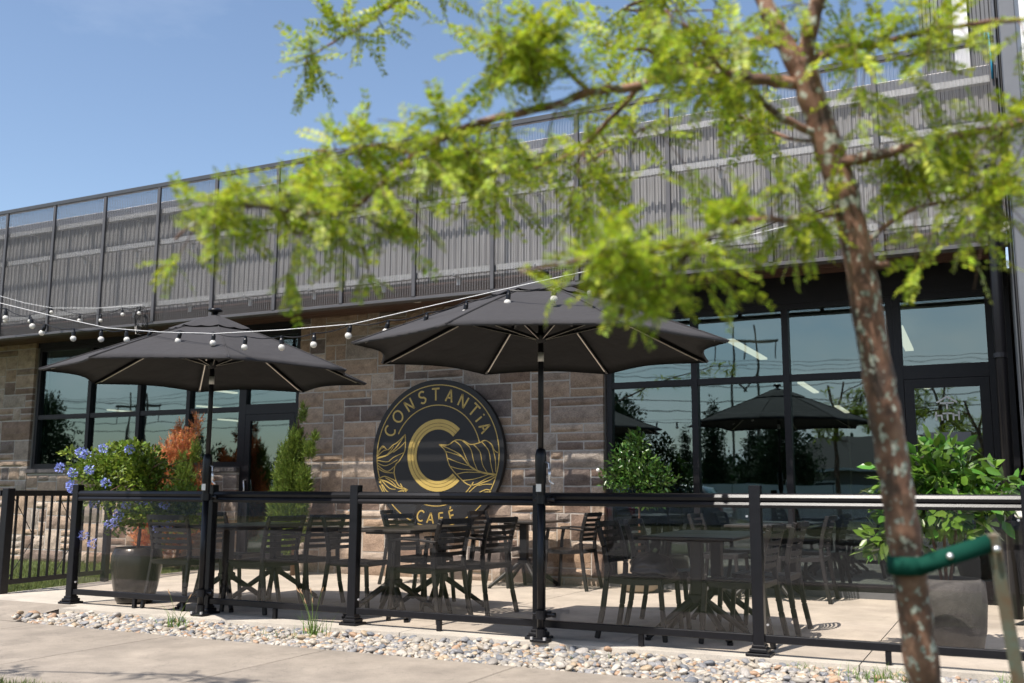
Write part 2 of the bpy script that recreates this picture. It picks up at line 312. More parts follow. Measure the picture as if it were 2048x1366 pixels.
# ------------------------------------------------------------------ mesh helpers
class MB:
    def __init__(s): s.v = []; s.f = []
    def add(s, vs, fs):
        o = len(s.v); s.v += [tuple(p) for p in vs]; s.f += [tuple(i+o for i in f) for f in fs]; return s
    def box(s, c, d, M=None, bev=0.0):
        x, y, z = [k/2 for k in d]; c = Vector(c)
        if bev:
            b = min(bev, x*.45, y*.45, z*.45)
            vs = []
            for zz, ins in ((-z, b), (-z+b, 0), (z-b, 0), (z, b)):
                X, Y = x-ins, y-ins
                q = b if ins == 0 else b*.6
                for (a, bb) in ((-X+q, -Y), (X-q, -Y), (X, -Y+q), (X, Y-q), (X-q, Y), (-X+q, Y), (-X, Y-q), (-X, -Y+q)):
                    vs.append(Vector((a, bb, zz)))
            fs = [tuple(range(7, -1, -1)), tuple(range(24, 32))]
            for l in range(3):
                for i in range(8): fs.append((l*8+i, l*8+(i+1) % 8, (l+1)*8+(i+1) % 8, (l+1)*8+i))
        else:
            vs = [Vector((sx*x, sy*y, sz*z)) for sz in (-1, 1) for sy in (-1, 1) for sx in (-1, 1)]
            fs = [(0, 2, 3, 1), (4, 5, 7, 6), (0, 1, 5, 4), (2, 6, 7, 3), (0, 4, 6, 2), (1, 3, 7, 5)]
        if M is not None: vs = [M @ p for p in vs]
        return s.add([p+c for p in vs], fs)
    def b2(s, x0, x1, y0, y1, z0, z1, bev=0.0):
        return s.box(((x0+x1)/2, (y0+y1)/2, (z0+z1)/2), (abs(x1-x0), abs(y1-y0), abs(z1-z0)), bev=bev)
    def bar(s, p, q, wd, th, upv=(0, 0, 1), bev=0.0):
        p, q = Vector(p), Vector(q); d = q-p; L = d.length; d.normalize()
        u = Vector(upv); sx = u.cross(d)
        if sx.length < 1e-4: sx = Vector((1, 0, 0)).cross(d)
        sx.normalize(); uz = d.cross(sx)
        M = Matrix((sx, d, uz)).transposed()
        return s.box((p+q)/2, (wd, L, th), M, bev=bev)
    def tube(s, pts, rad, n=8, caps=True):
        pts = [Vector(p) for p in pts]; k = len(pts)
        rad = rad if isinstance(rad, (list, tuple)) else [rad]*k
        t0 = (pts[1]-pts[0]).normalized(); a = Vector((0, 0, 1)) if abs(t0.z) < .9 else Vector((1, 0, 0))
        u = a.cross(t0).normalized(); vs = []
        for i, p in enumerate(pts):
            t = (pts[min(i+1, k-1)]-pts[max(i-1, 0)])
            if t.length < 1e-9: t = t0
            t.normalize(); u = (u-t*u.dot(t)).normalized(); v = t.cross(u)
            for j in range(n):
                an = 2*math.pi*j/n; vs.append(p+(u*math.cos(an)+v*math.sin(an))*rad[i])
        fs = [(i*n+j, i*n+(j+1) % n, (i+1)*n+(j+1) % n, (i+1)*n+j) for i in range(k-1) for j in range(n)]
        if caps: fs += [tuple(range(n-1, -1, -1)), tuple(range((k-1)*n, k*n))]
        return s.add(vs, fs)
    def lathe(s, prof, c=(0, 0, 0), n=32, sq=1.0):
        vs = [(c[0]+r*math.cos(2*math.pi*j/n), c[1]+r*sq*math.sin(2*math.pi*j/n), c[2]+z) for r, z in prof for j in range(n)]
        fs = [(i*n+j, i*n+(j+1) % n, (i+1)*n+(j+1) % n, (i+1)*n+j) for i in range(len(prof)-1) for j in range(n)]
        return s.add(vs, fs)
    def ball(s, c, r, n=10, k=7, sc=(1, 1, 1)):
        prof = [(max(1e-4, r*math.sin(math.pi*i/k)), -r*math.cos(math.pi*i/k)) for i in range(k+1)]
        vs = [(c[0]+a*math.cos(2*math.pi*j/n)*sc[0], c[1]+a*math.sin(2*math.pi*j/n)*sc[1], c[2]+z*sc[2]) for a, z in prof for j in range(n)]
        fs = [(i*n+j, i*n+(j+1) % n, (i+1)*n+(j+1) % n, (i+1)*n+j) for i in range(k) for j in range(n)]
        return s.add(vs, fs)
    def mesh(s, name, m, smooth=False):
        me = bpy.data.meshes.new(name); me.from_pydata(s.v, [], s.f); me.materials.append(m)
        if smooth: me.polygons.foreach_set('use_smooth', [True]*len(me.polygons))
        me.update(); return me
    def build(s, name, m, parent=None, smooth=False, origin=None):
        if origin is not None:
            o = Vector(origin); s.v = [(a-o.x, b-o.y, c-o.z) for a, b, c in s.v]
        ob = put(name, s.mesh(name, m, smooth), parent)
        if origin is not None: ob.location = origin
        return ob

def put(name, me, parent=None, loc=None):
    ob = bpy.data.objects.new(name, me); COL.objects.link(ob)
    if parent: ob.parent = parent
    if loc is not None: ob.location = loc
    return ob
def np_mesh(name, V, F, m, smooth=False):
    """V (n,3), F (m,k) arrays, all faces k-sided"""
    V = np.asarray(V, np.float32); F = np.asarray(F, np.int32); k = F.shape[1]
    me = bpy.data.meshes.new(name); me.vertices.add(len(V)); me.vertices.foreach_set('co', V.ravel())
    me.loops.add(F.size); me.loops.foreach_set('vertex_index', F.ravel())
    me.polygons.add(len(F)); me.polygons.foreach_set('loop_start', np.arange(0, F.size, k, dtype=np.int32))
    me.materials.append(m); me.update(calc_edges=True)
    if smooth: me.polygons.foreach_set('use_smooth', [True]*len(F))
    return me
def scatter(name, BV, BF, mats3, offs, m, smooth=False):
    """copies of a base mesh (BV, BF) under (n,3,3) matrices and (n,3) offsets, joined"""
    BV = np.asarray(BV, float); BF = np.asarray(BF)
    V = np.einsum('nij,kj->nki', mats3, BV)+offs[:, None, :]
    F = BF[None]+(np.arange(len(offs))*len(BV))[:, None, None]
    return np_mesh(name, V.reshape(-1, 3), F.reshape(-1, BF.shape[1]), m, smooth)
def rand_rot(n, tilt=None):
    """random rotations; with tilt, z axis stays within tilt of up"""
    a = nr.uniform(0, 2*np.pi, n)
    if tilt is None:
        q = nr.normal(size=(n, 4)); q /= np.linalg.norm(q, axis=1)[:, None]
        w_, x, y, z = q.T
        return np.stack([np.stack([1-2*(y*y+z*z), 2*(x*y-z*w_), 2*(x*z+y*w_)], 1), np.stack([2*(x*y+z*w_), 1-2*(x*x+z*z), 2*(y*z-x*w_)], 1), np.stack([2*(x*z-y*w_), 2*(y*z+x*w_), 1-2*(x*x+y*y)], 1)], 1)
    b = nr.uniform(0, 2*np.pi, n); t = nr.uniform(0, tilt, n)
    out = np.zeros((n, 3, 3))
    for i in range(n):
        out[i] = np.array((Matrix.Rotation(t[i], 3, Vector((math.cos(b[i]), math.sin(b[i]), 0))) @ Matrix.Rotation(a[i], 3, 'Z')))
    return out
def empty(name, loc=(0, 0, 0), rz=0.0):
    o = bpy.data.objects.new(name, None); COL.objects.link(o); o.location = loc; o.rotation_euler = (0, 0, rz); o.empty_display_size = .1
    return o
def tag(o, label=None, cat=None, group=None, kind=None):
    if label: o['label'] = label
    if cat: o['category'] = cat
    if group: o['group'] = group
    if kind: o['kind'] = kind
    return o
def copy_tree(o, parent=None):
    c = o.copy(); COL.objects.link(c); c.parent = parent
    for ch in list(o.children): copy_tree(ch, c)
    return c

# ================================================================== GROUND
def zpat(x, y): return 0.0
g = MB(); g.add([(-400, -400, -.24), (400, -400, -.24), (400, 400, -.24), (-400, 400, -.24)], [(0, 1, 2, 3)])
tag(g.build('ground', LAWN), kind='structure')
# boulevard lawn where the tree stands, and the lawn left of the patio
g = MB(); g.b2(-60, 40, 0.601, 4.05, -.23, -.075); tag(g.build('boulevard_lawn', LAWN), kind='structure')
g = MB()
g.add([(-30, 6.3, -.045), (-9.25, 6.75, -.03), (-9.5, 8.0, -.03), (-10.0, 10.95, -.03), (-30, 10.95, -.045)], [(0, 1, 2, 3, 4)])
tag(g.build('side_lawn', LAWN), kind='structure')
g = MB(); g.b2(-200, 200, -12.5, .44, -.235, -.20); tag(g.build('road', ASPH), kind='structure')
g = MB(); g.b2(-200, 200, .45, .60, -.23, -.06, bev=.02); g.b2(-200, 200, -12.66, -12.51, -.23, -.06, bev=.02)
tag(g.build('kerb', CONC), kind='structure')
# sidewalk slabs
sw = MB(); sw.b2(-60, 40, 4.06, 6.05, -.22, -.10); swo = tag(sw.build('sidewalk', GRAVB), kind='structure')
me = None
for k in range(-14, 8):
    x0 = -4.45+1.5*k
    b = MB(); b.b2(-.745, .745, 4.06, 6.05, -.1, -.07, bev=.006); 
    if me is None: me = b.mesh('slab', CONC)
    put('slab', me, swo, (x0+.75, 0, 0))
# left apron that joins the sidewalk to the patio
g = MB()
for (xa, xb) in ((-9.45, -7.78),):
    g.add([(xa, 6.055, -.07), (xb, 6.055, -.07), (xb, 6.5, -.012), (xb, 6.7, 0), (xa, 6.7, 0), (xa-.6, 6.055, -.07)], [(0, 1, 2, 3, 4), (5, 0, 4)])
    g.add([(xb, 6.055, -.07), (xb, 6.055, -.2), (xb, 6.5, -.2), (xb, 6.5, -.012)], [(0, 1, 2, 3)])
tag(g.build('apron', CONC), kind='structure')
# patio slabs
po = tag(MB().b2(-9.3, 3, 6.75, 10.95, -.2, -.09).build('patio', GRAVB), kind='structure')
def slab(poly, z1, z0, gap=.004):
    n = len(poly); b = MB()
    vs = [(x, y, z1) for x, y in poly]+[(x, y, z0) for x, y in poly]
    fs = [tuple(range(n))]+[(i, i+n, (i+1) % n+n, (i+1) % n) for i in range(n)]
    b.add(vs, fs); return b
def yfront(x): return 6.48+(x+7.75)*.033
xs = [-9.4, -7.75, -5.9, -4.2, -2.55, -.9, .75, 2.4]
for i in range(len(xs)-1):
    a, b_ = xs[i]+.004, xs[i+1]-.004
    for ya, yb in ((None, 8.75), (8.76, 10.97)):
        if ya is None: p = [(a, yfront(a) if i else 6.7), (b_, yfront(b_) if i else 6.7), (b_, yb), (a, yb)]
        else: p = [(a, ya), (b_, ya), (b_, yb), (a, yb)]
        if i == 0 and ya is None: p = [(-9.3, 6.7), (b_, 6.7), (b_, yb), (-9.62, yb)]
        if i == 0 and ya is not None: p = [(-9.62, ya), (b_, ya), (b_, yb), (-9.98, yb)]
        slab(p, 0, -.14).build('slab', CONC2, po)
# gravel bed
gb = MB(); gb.add([(-7.9, 6.05, -.12), (3, 6.05, -.12), (3, 6.86, -.10), (-7.78, 6.55, -.10)], [(0, 1, 2, 3)])
gbo = tag(gb.build('gravel_bed', GRAVB), kind='structure')
bm = bmesh.new(); bmesh.ops.create_icosphere(bm, subdivisions=2, radius=1); bm.verts.ensure_lookup_table()
IV = np.array([v.co[:] for v in bm.verts]); IF = np.array([[v.index for v in f.verts] for f in bm.faces]); bm.free()
PB = []
for q in range(4):
    V = IV*(1+.16*np.sin(IV[:, [1, 2, 0]]*(2.3+q)+q)); PB.append(V)
def pebbles(n, zc, lo, hi):
    X = -7.85+(nr.rand(n)**1.0)*8.9
    yn = np.maximum(6.072, 6.06+np.clip((-7.35-X), 0, 1)*.2); yf = 6.48+(X+7.75)*.033+.015
    yf = np.minimum(yf, 6.08+np.maximum(0, X+7.85)*1.2+.02)
    Y = yn+(yf-yn)*nr.rand(n)
    s = nr.uniform(lo, hi, n)*(1+.25*nr.rand(n))
    z = zc+nr.uniform(-.012, .014, n)+.045*(Y-yn)/(yf-yn+.01)
    Rm = rand_rot(n, .7); S = np.stack([s*1.25, s*.9, s*.62], 1)
    return np.stack([X, Y, z], 1), Rm*S[:, None, :]
PP, PM = pebbles(9500, -.088, .013, .025)
base = [scatter('gravel', PB[q], IF, PM[q::4], PP[q::4], PEB, True) for q in range(4)]
for b_ in base:
    tag(put('gravel', b_, gbo), kind='stuff')
PP2, PM2 = pebbles(300, -.068, .020, .034)
pm = [np_mesh('pebble', PB[q], IF, PEB, True) for q in range(4)]
PEBO = pebble_mat('river_pebble_single', False)
for q in pm: q.materials[0] = PEBO
for i in range(300):
    o = put('pebble', pm[i % 4], gbo); M4 = Matrix(PM2[i].tolist()).to_4x4(); M4.translation = Vector(PP2[i]); o.matrix_local = M4

# grass blades
def blades(name, n, fx, hmin, hmax, wdt, m, kind='stuff', parent=None, lean=.5):
    P = np.array([fx() for _ in range(n)])
    a = nr.uniform(0, 2*np.pi, n); h = nr.uniform(hmin, hmax, n); l = nr.uniform(0, lean, n)*h
    b = nr.uniform(0, 2*np.pi, n); dx = np.stack([np.cos(a), np.sin(a), 0*a], 1)*wdt/2
    L = np.stack([np.cos(b)*l, np.sin(b)*l, 0*b], 1); up_ = np.stack([0*h, 0*h, h], 1)
    V = np.stack([P-dx, P+dx, P+dx*.7+L*.35+up_*.6, P-dx*.7+L*.35+up_*.6, P+L+up_], 1)
    F = np.array([[0, 1, 2], [0, 2, 3], [3, 2, 4]])
    F = F[None]+(np.arange(n)*5)[:, None, None]
    return put(name, np_mesh(name, V.reshape(-1, 3), F.reshape(-1, 3), m), parent)
def fl():
    y = rnd.uniform(6.6, 10.9); x1 = -9.3-(y-6.75)*.17
    return (x1-abs(rnd.gauss(0, 1))*1.9, y, -.035)
tag(blades('lawn_grass', 26000, fl, .025, .07, .006, GRASSB), kind='stuff')
def fb():
    y = 4.10-abs(rnd.gauss(0, .35)); return (rnd.uniform(-7.6, -4.4), y, -.078)
tag(blades('boulevard_grass', 7000, fb, .03, .085, .006, GRASSB), kind='stuff')

# ================================================================== BUILDING
bld = empty('cafe_building', (-6, 10.95, 0)); bld.location = (0, 0, 0)
tag(bld, 'stone and black glass cafe building with a perforated metal screen along its roof edge', 'building')
YW = 10.86
def stone_wall(x0, x1, z0, z1, seed, holes=()):
    rg = random.Random(seed)
    mo = MB(); mo.b2(x0+.012, x1-.012, YW+.006, YW+.28, z0, z1)
    wo_ = mo.build('stone_wall', MORTAR, bld)
    cw, rh = .086, .104
    nc, nrw = round((x1-x0)/cw), round((z1-z0)/rh); cw = (x1-x0)/nc; rh = (z1-z0)/nrw
    occ = [[False]*nc for _ in range(nrw)]; cnt = 0
    for r in range(nrw):
        for c in range(nc):
            if occ[r][c]: continue
            hh = min(rg.choice((1, 1, 2, 2, 2, 3)), nrw-r)
            mxw = 0
            while c+mxw < nc and mxw < 8 and not any(occ[r+q][c+mxw] for q in range(hh)): mxw += 1
            ww = min(mxw, rg.choice((2, 3, 3, 4, 5, 6, 7) if hh > 1 else (3, 4, 5, 6, 7)))
            if mxw-ww == 1: ww = mxw
            if ww < 2: hh = 1
            for q in range(hh):
                for p in range(ww): occ[r+q][c+p] = True
            gp = .009
            a0, a1 = x0+c*cw+gp, x0+(c+ww)*cw-gp; b0, b1 = z0+r*rh+gp, z0+(r+hh)*rh-gp
            pr = rg.uniform(.0, .022); bv = .008
            nx, nz_ = 4, 3; vs = []; fs = []
            cx_, cz_ = (a0+a1)/2, (b0+b1)/2
            for j in range(nz_+1):
                for i in range(nx+1):
                    ed = i in (0, nx) or j in (0, nz_)
                    px = a0+(a1-a0)*i/nx; pz = b0+(b1-b0)*j/nz_
                    if ed:
                        px += rg.uniform(-.003, .003); pz += rg.uniform(-.003, .003)
                    vs.append((px-cx_, YW-(0 if ed else pr+rg.uniform(.002, .010)), pz-cz_))
            for j in range(nz_):
                for i in range(nx):
                    k = j*(nx+1)+i; fs.append((k, k+1, k+nx+2, k+nx+1))
            k0 = len(vs)
            for (px, pz) in ((a0, b0), (a1, b0), (a1, b1), (a0, b1)): vs.append((px-cx_, YW+.05, pz-cz_))
            cn = (0, nx, (nx+1)*(nz_+1)-1, (nx+1)*nz_)
            bot = list(range(0, nx+1)); rig = [nx+q*(nx+1) for q in range(nz_+1)]
            top = [cn[2]-q for q in range(nx+1)]; lef = [cn[3]-q*(nx+1) for q in range(nz_+1)]
            for e, (ka, kb) in zip((bot, rig, top, lef), ((0, 1), (1, 2), (2, 3), (3, 0))):
                fs.append(tuple(reversed(e))+(k0+ka, k0+kb))
            b = MB(); b.add(vs, fs); o = b.build('stone', STONE, wo_); o.location = (cx_, 0, cz_)
            cnt += 1
    return cnt
c1 = stone_wall(-17.2, -13.93, -.06, 3.42, 11)
c2 = stone_wall(-8.62, -4.17, -.02, 3.42, 12)
MB().b2(-13.93, -8.62, 10.90, 11.1, 3.322, 3.428).build('header_panel', FRAME, bld)
c3 = stone_wall(-13.93, -9.63, -.06, 1.29, 13)
print('stones', c1, c2, c3)
sl = MB(); sl.b2(-13.9, -9.65, YW-.012, YW+.2, 1.292, 1.31); slo = sl.build('window_sill', MORTAR, bld)
for k in range(5):
    b = MB(); b.b2(-13.93+k*.86+.005, -13.93+(k+1)*.86-.005, YW-.04, YW+.12, 1.312, 1.385, bev=.012); b.build('sill_stone', SILL, slo)

def window(x0, x1, z0, z1, muls, transom, Yf=10.95, name='window', skip=()):
    fr = MB(); t = .06
    fr.b2(x0, x0+t, Yf-.04, Yf+.09, z0, z1); fr.b2(x1-t, x1, Yf-.04, Yf+.09, z0, z1)
    fr.b2(x0+t, x1-t, Yf-.038, Yf+.088, z1-t, z1); fr.b2(x0+t, x1-t, Yf-.038, Yf+.088, z0, z0+t*1.2)
    wob = fr.build(name, FRAME, bld)
    for mxx in muls: MB().b2(mxx-.035, mxx+.035, Yf-.045, Yf+.085, z0+.072, z1-.06).build('mullion', FRAME, wob)
    ed = [x0+t]+list(muls)+[x1-t]
    for i in range(len(ed)-1):
        a = ed[i]+(0 if i == 0 else .035); b_ = ed[i+1]-(0 if i == len(ed)-2 else .035)
        lv = [z0+.072]+([transom-.035] if transom else [z1-.06])
        MB().b2(a, b_, Yf+.01, Yf+.022, z0+.074, (transom-.036) if transom else z1-.062).build('pane', WGLASS, wob) if i not in skip else None
        if transom:
            MB().b2(a+.001, b_-.001, Yf-.036, Yf+.08, transom-.035, transom+.035).build('transom', FRAME, wob)
            MB().b2(a, b_, Yf+.01, Yf+.022, transom+.036, z1-.062).build('pane', WGLASS, wob)
    return wob
def doorway(x0, x1, ztop, Yf=10.94, handle_left=True):
    d = MB(); t = .09
    d.b2(x0, x0+t, Yf-.03, Yf+.03, .02, ztop); d.b2(x1-t, x1, Yf-.03, Yf+.03, .02, ztop)
    d.b2(x0+t, x1-t, Yf-.029, Yf+.029, ztop-t, ztop); d.b2(x0+t, x1-t, Yf-.029, Yf+.029, .02, .02+.2)
    do = d.build('door', FRAME, bld)
    MB().b2(x0+t, x1-t, Yf-.006, Yf+.006, .222, ztop-t-.002).build('pane', WGLASS, do)
    hx = x0+.05 if handle_left else x1-.05
    h = MB(); h.tube([(hx, Yf-.03, .98), (hx, Yf-.075, .99), (hx+.02, Yf-.08, 1.08), (hx, Yf-.075, 1.2), (hx, Yf-.03, 1.21)], .010, 8)
    h.build('handle', BOLT, do, True); return do
window(-13.9, -9.64, 1.39, 3.32, [-12.71, -11.65, -10.66], 2.2)
# door bay beside the left window
fr = MB(); fr.b2(-9.64, -9.575, 10.91, 11.04, .0, 3.30); fr.b2(-8.70, -8.62, 10.91, 11.04, .0, 3.30)
fr.b2(-9.574, -8.701, 10.911, 11.038, 2.12, 2.26); fr.b2(-9.574, -8.701, 10.911, 11.038, 3.22, 3.30); fr.b2(-9.574, -8.701, 10.87, 11.03, -.02, .018)
fo = fr.build('door_frame', FRAME, bld)
MB().b2(-9.572, -8.702, 10.96, 10.972, 2.262, 3.218).build('pane', WGLASS, fo)
doorway(-9.57, -8.705, 2.115)
# right glazing
MB().b2(-4.15, .12, 10.90, 11.1, 3.10, 3.428).build('header_panel', FRAME, bld)
MB().b2(-4.15, -1.0, 10.89, 11.05, -.02, .065).build('kerb_plate', GREYP, bld)
window(-4.15, -.98, .07, 3.10, [-3.10, -2.08], 2.29)
fr = MB(); fr.b2(-.979, -.90, 10.91, 11.04, 0, 3.10); fr.b2(-.10, .12, 10.91, 11.04, 0, 3.10)
fr.b2(-.899, -.101, 10.911, 11.038, 2.22, 2.36); fr.b2(-.899, -.101, 10.911, 11.038, 3.04, 3.10); fr.b2(-.899, -.101, 10.88, 11.03, -.02, .03)
fo = fr.build('door_frame', FRAME, bld)
MB().b2(-.898, -.102, 10.96, 10.972, 2.362, 3.038).build('pane', WGLASS, fo)
d2 = doorway(-.895, -.105, 2.215)
# vinyl logo and lettering on the right hand door glass
lg = MB()
def stroke(mb, pts, wd, y, th=.002, closed=False):
    """flat ribbon in the xz plane, facing -y, with thickness th"""
    P = [Vector((a, b)) for a, b in pts]; n = len(P); Lf = []; Rt = []
    for i in range(n):
        if closed: t = P[(i+1) % n]-P[i-1]
        else: t = P[min(i+1, n-1)]-P[max(i-1, 0)]
        if t.length < 1e-9: t = Vector((1, 0))
        t.normalize(); w_ = wd[i] if isinstance(wd, (list, tuple)) else wd
        q = Vector((-t.y, t.x))*w_/2
        if 0 < i < n-1 and not closed:
            a_ = (P[i]-P[i-1]).normalized(); b__ = (P[i+1]-P[i]).normalized(); c = max(.5, math.sqrt(max(0, (1+a_.dot(b__))/2))); q = q/c
        Lf.append(P[i]+q); Rt.append(P[i]-q)
    vs = [(p.x, y, p.y) for p in Lf]+[(p.x, y, p.y) for p in Rt]+[(p.x, y+th, p.y) for p in Lf]+[(p.x, y+th, p.y) for p in Rt]
    fs = []
    m_ = n if closed else n-1
    for i in range(m_):
        j = (i+1) % n
        fs += [(i, n+i, n+j, j), (i, j, 2*n+j, 2*n+i), (n+i, 3*n+i, 3*n+j, n+j)]
    if not closed: fs += [(0, 2*n, 3*n, n), (n-1, 2*n-1, 4*n-1, 3*n-1)]
    mb.add(vs, fs)
ly = 10.931
for pts in ([(-.60, 1.97), (-.505, 2.03), (-.41, 1.97)], [(-.57, 1.965), (-.44, 1.965)], [(-.505, 1.965), (-.505, 1.90)],
            [(-.61, 1.88), (-.61, 1.79)], [(-.61, 1.84), (-.56, 1.84), (-.555, 1.79)], [(-.55, 1.86), (-.46, 1.86)], [(-.505, 1.86), (-.505, 1.79)],
            [(-.40, 1.88), (-.40, 1.79)], [(-.45, 1.84), (-.40, 1.84)], [(-.45, 1.86), (-.45, 1.79)]):
    stroke(lg, pts, .016, ly)
lg.build('logo', WHITET, d2)
pb = MB(); pb.b2(-.74, -.30, 10.928, 10.933, 1.56, 1.67); pb.build('notice_plate', GREYP, d2)
def block_letter(ch):
    G = {'P': [[(0, 0), (0, 1), (.45, 1), (.6, .85), (.6, .6), (.45, .45), (0, .45)]], 'R': [[(0, 0), (0, 1), (.45, 1), (.6, .85), (.6, .6), (.45, .48), (0, .48)], [(.3, .48), (.62, 0)]]}
    return G[ch]
for i, ch in enumerate('PR'):
    lt = MB()
    for s_ in block_letter(ch): stroke(lt, [(-.72+i*.085+a*.07, 1.58+b_*.065) for a, b_ in s_], .014, 10.924)
    lt.build('letter', BLACK, d2)

# interior
it = MB(); it.b2(-24, 1, 11.2, 28, -.03, .01); it.build('interior_floor', INFLOOR, bld)
it = MB(); it.b2(-24, 1, 28, 28.2, 0, 3.3); it.b2(-24.2, -24, 11.1, 28, 0, 3.3); it.b2(1, 1.2, 11.1, 28, 0, 3.3); it.b2(-17.2, -13.95, 11.15, 11.2, 0, 3.3)
it.b2(-8.3, -8.2, 16, 28, 0, 3.3); it.build('interior_wall', INWALL, bld)
MB().b2(-24, 1, 11.15, 28, 3.3, 3.34).build('ceiling', INWALL, bld)
for (xa, ya, xb, yb) in ((-3.25, 13.2, -3.25, 15.3), (-3.35, 18.9, -3.4, 20.9), (-3.5, 24.3, -3.55, 26.4), (-1.1, 13.0, -1.15, 15.2), (-20.6, 18.3, -20.5, 19.1), (-17.6, 18.3, -17.5, 19.0), (-20.3, 22.0, -20.2, 22.8), (-1.3, 18.9, -1.3, 20.9), (-14.5, 14.6, -14.5, 16.2)):
    b = MB(); b.bar((xa, ya, 3.1), (xb, yb, 3.1), .11, .03); o = b.build('ceiling_lamp', LAMPM, bld)
for (x, y) in ((-1.9, 14.2), (-1.0, 15.5)):
    MB().tube([(x, y, 0.01), (x, y, 2.1)], .014, 8).build('interior_pole', POTT, bld)

# soffit, fascia, parapet
so = MB(); so.b2(-17.5, .12, 9.70, 11.1, 3.43, 3.47); soo = so.build('soffit', FRAME, bld)
for k in range(8):
    y0 = 9.66+k*.157
    MB().b2(-17.5, .11, y0+.003, y0+.154, 3.40, 3.428, bev=.004).build('soffit_board', SOFFIT, soo)
for x, y in ((-6.46, 10.38), (-.88, 9.95), (-11.9, 10.38), (-3.6, 10.38)):
    MB().tube([(x, y, 3.39), (x, y, 3.41)], .06, 20).build('downlight', DOWNL, soo)
# corrugated fascia wall
fa = MB(); X = -17.5; i = 0
pr_ = []
while X < .10:
    pr_ += [(X, 9.72), (X+.03, 9.72), (X+.04, 9.738), (X+.07, 9.738)]; X += .08
vs = [(a, b_, 3.425) for a, b_ in pr_]+[(a, b_, 4.83) for a, b_ in pr_]; n = len(pr_)
fa.add(vs, [(i, i+1, n+i+1, n+i) for i in range(n-1)])
fao = fa.build('fascia_wall', SIDING, bld)
MB().b2(-17.5, .12, 9.74, 10.0, 3.475, 4.84).build('fascia_core', SIDING, bld)
for k in range(6):
    MB().b2(-17.5+k*2.94+.004, -17.5+(k+1)*2.94-.004, 9.655, 10.05, 4.80, 4.945, bev=.008).build('parapet_cap', PARAP, bld)
MB().b2(-17.5, .12, 10.02, 26, 4.3, 4.78).build('roof', GREYP, bld)

# perforated screen
YS = 9.50
sc = MB(); sc.b2(-17.5, .13, YS-.03, YS+.035, 5.082, 5.142, bev=.006)
sco = sc.build('screen', CAPM, bld)
MB().b2(-17.5, .13, YS-.022, YS+.11, 3.212, 3.250, bev=.004).build('bottom_channel', SCRPOST, sco)
pts = []; x = 0; pt = .0325
while x < 1.0-.001:
    pts += [(x, 0), (x+pt*.30, 0), (x+pt*.5, .016), (x+pt*.80, .016)]; x += pt
pts = [p for p in pts if p[0] <= 1.0]
b = MB(); n = len(pts); b.add([(a, c, 3.26) for a, c in pts]+[(a, c, 5.08) for a, c in pts], [(i, i+1, n+i+1, n+i) for i in range(n-1)])
pme = b.mesh('screen_panel', SCREEN)
bpost = MB().box((0, YS-.012, 4.165), (.046, .034, 1.83), bev=.003).mesh('screen_post', SCRPOST)
brk = MB().box((0, YS+.11, 0), (.05, .17, .006)).box((0, YS+.14, -.045), (.05, .006, .085)).tube([(0, YS+.022, .035), (0, YS+.01, .035)], .010, 8).mesh('bracket', GALV)
for k in range(-4, 14):
    xk = -13.0+1.008*k
    if xk > .05: break
    put('screen_post', bpost, sco, (xk, 0, 0))
    if xk+1.0 < .2: put('screen_panel', pme, sco, (xk+.004, YS+.004, 0))
put('screen_post', bpost, sco, (.10, 0, 0))
for z in (4.76, 4.335, 3.50):
    rl = MB(); rl.b2(-17.5, .12, YS+.020, YS+.026, z-.032, z+.032); rl.b2(-17.5, .12, YS+.027, YS+.075, z-.036, z-.032)
    ro = rl.build('screen_rail', GALV, bld)
    for k in range(-4, 13): put('bracket', brk, ro, (-12.75+1.008*k+.25, 0, z-.04))
# wing at the right: grey clad column, white panel, pipe
cl = MB(); X = 0; prf = []
Y = 9.05
while Y < 10.95:
    prf += [(.145, Y), (.145, Y+.05), (.165, Y+.06), (.165, Y+.1)]; Y += .11
n = len(prf); cl.add([(a, b_, -.02) for a, b_ in prf]+[(a, b_, 9.5) for a, b_ in prf], [(i+1, i, n+i, n+i+1) for i in range(n-1)])
wing = cl.build('side_wing', GREYP, bld)
MB().b2(.17, .30, 8.95, 9.35, -.02, 9.5, bev=.01).build('corner_cladding', GREYP, bld)
MB().b2(.302, 4.5, 9.1, 10.9, -.02, 9.5).build('white_cladding', WHITEP, bld)
MB().b2(.20, .301, 9.352, 14, 5.1, 9.5).build('upper_cladding', WHITEP, bld)
pn = MB(); X = -.55; prf = []
while X < .14: prf += [(X, 10.9), (X+.03, 10.9), (X+.04, 10.92), (X+.07, 10.92)]; X += .08
n = len(prf); pn.add([(a, b_, 4.79) for a, b_ in prf]+[(a, b_, 9.5) for a, b_ in prf], [(i, i+1, n+i+1, n+i) for i in range(n-1)])
pn.b2(-.55, .13, 10.93, 13, 4.79, 9.5); pn.build('penthouse_wall', GREYP, bld)
MB().b2(-.22, -.08, 10.80, 10.89, 4.95, 9.5).build('penthouse_trim', WHITEP, bld)
dp = MB(); dp.tube([(.03, 9.36, 3.9), (.03, 9.36, 3.6), (.02, 9.33, 3.2), (.0, 9.33, .05)], .05, 14); dpo = dp.build('downpipe', BLACK, bld, True)
for z in (.8, 2.2, 3.4): MB().tube([(.01, 9.33, z), (.01, 9.33, z+.04)], .058, 14).build('pipe_clip', BLACK, dpo)
bs = MB().box((0.07, 9.0, .95), (.08, .05, .16), bev=.02).build('electric_box', WHITEB, bld)
st = MB(); st.tube([(.06, 9.46, 5.08), (.065, 9.44, 5.16), (.09, 9.44, 5.15), (.10, 9.44, 4.9), (.10, 9.44, 4.72)], .009, 8)
tag(st.build('blue_strap', BLUEROPE, None, True), 'bright blue strap tied over the right end of the roof screen', 'strap')

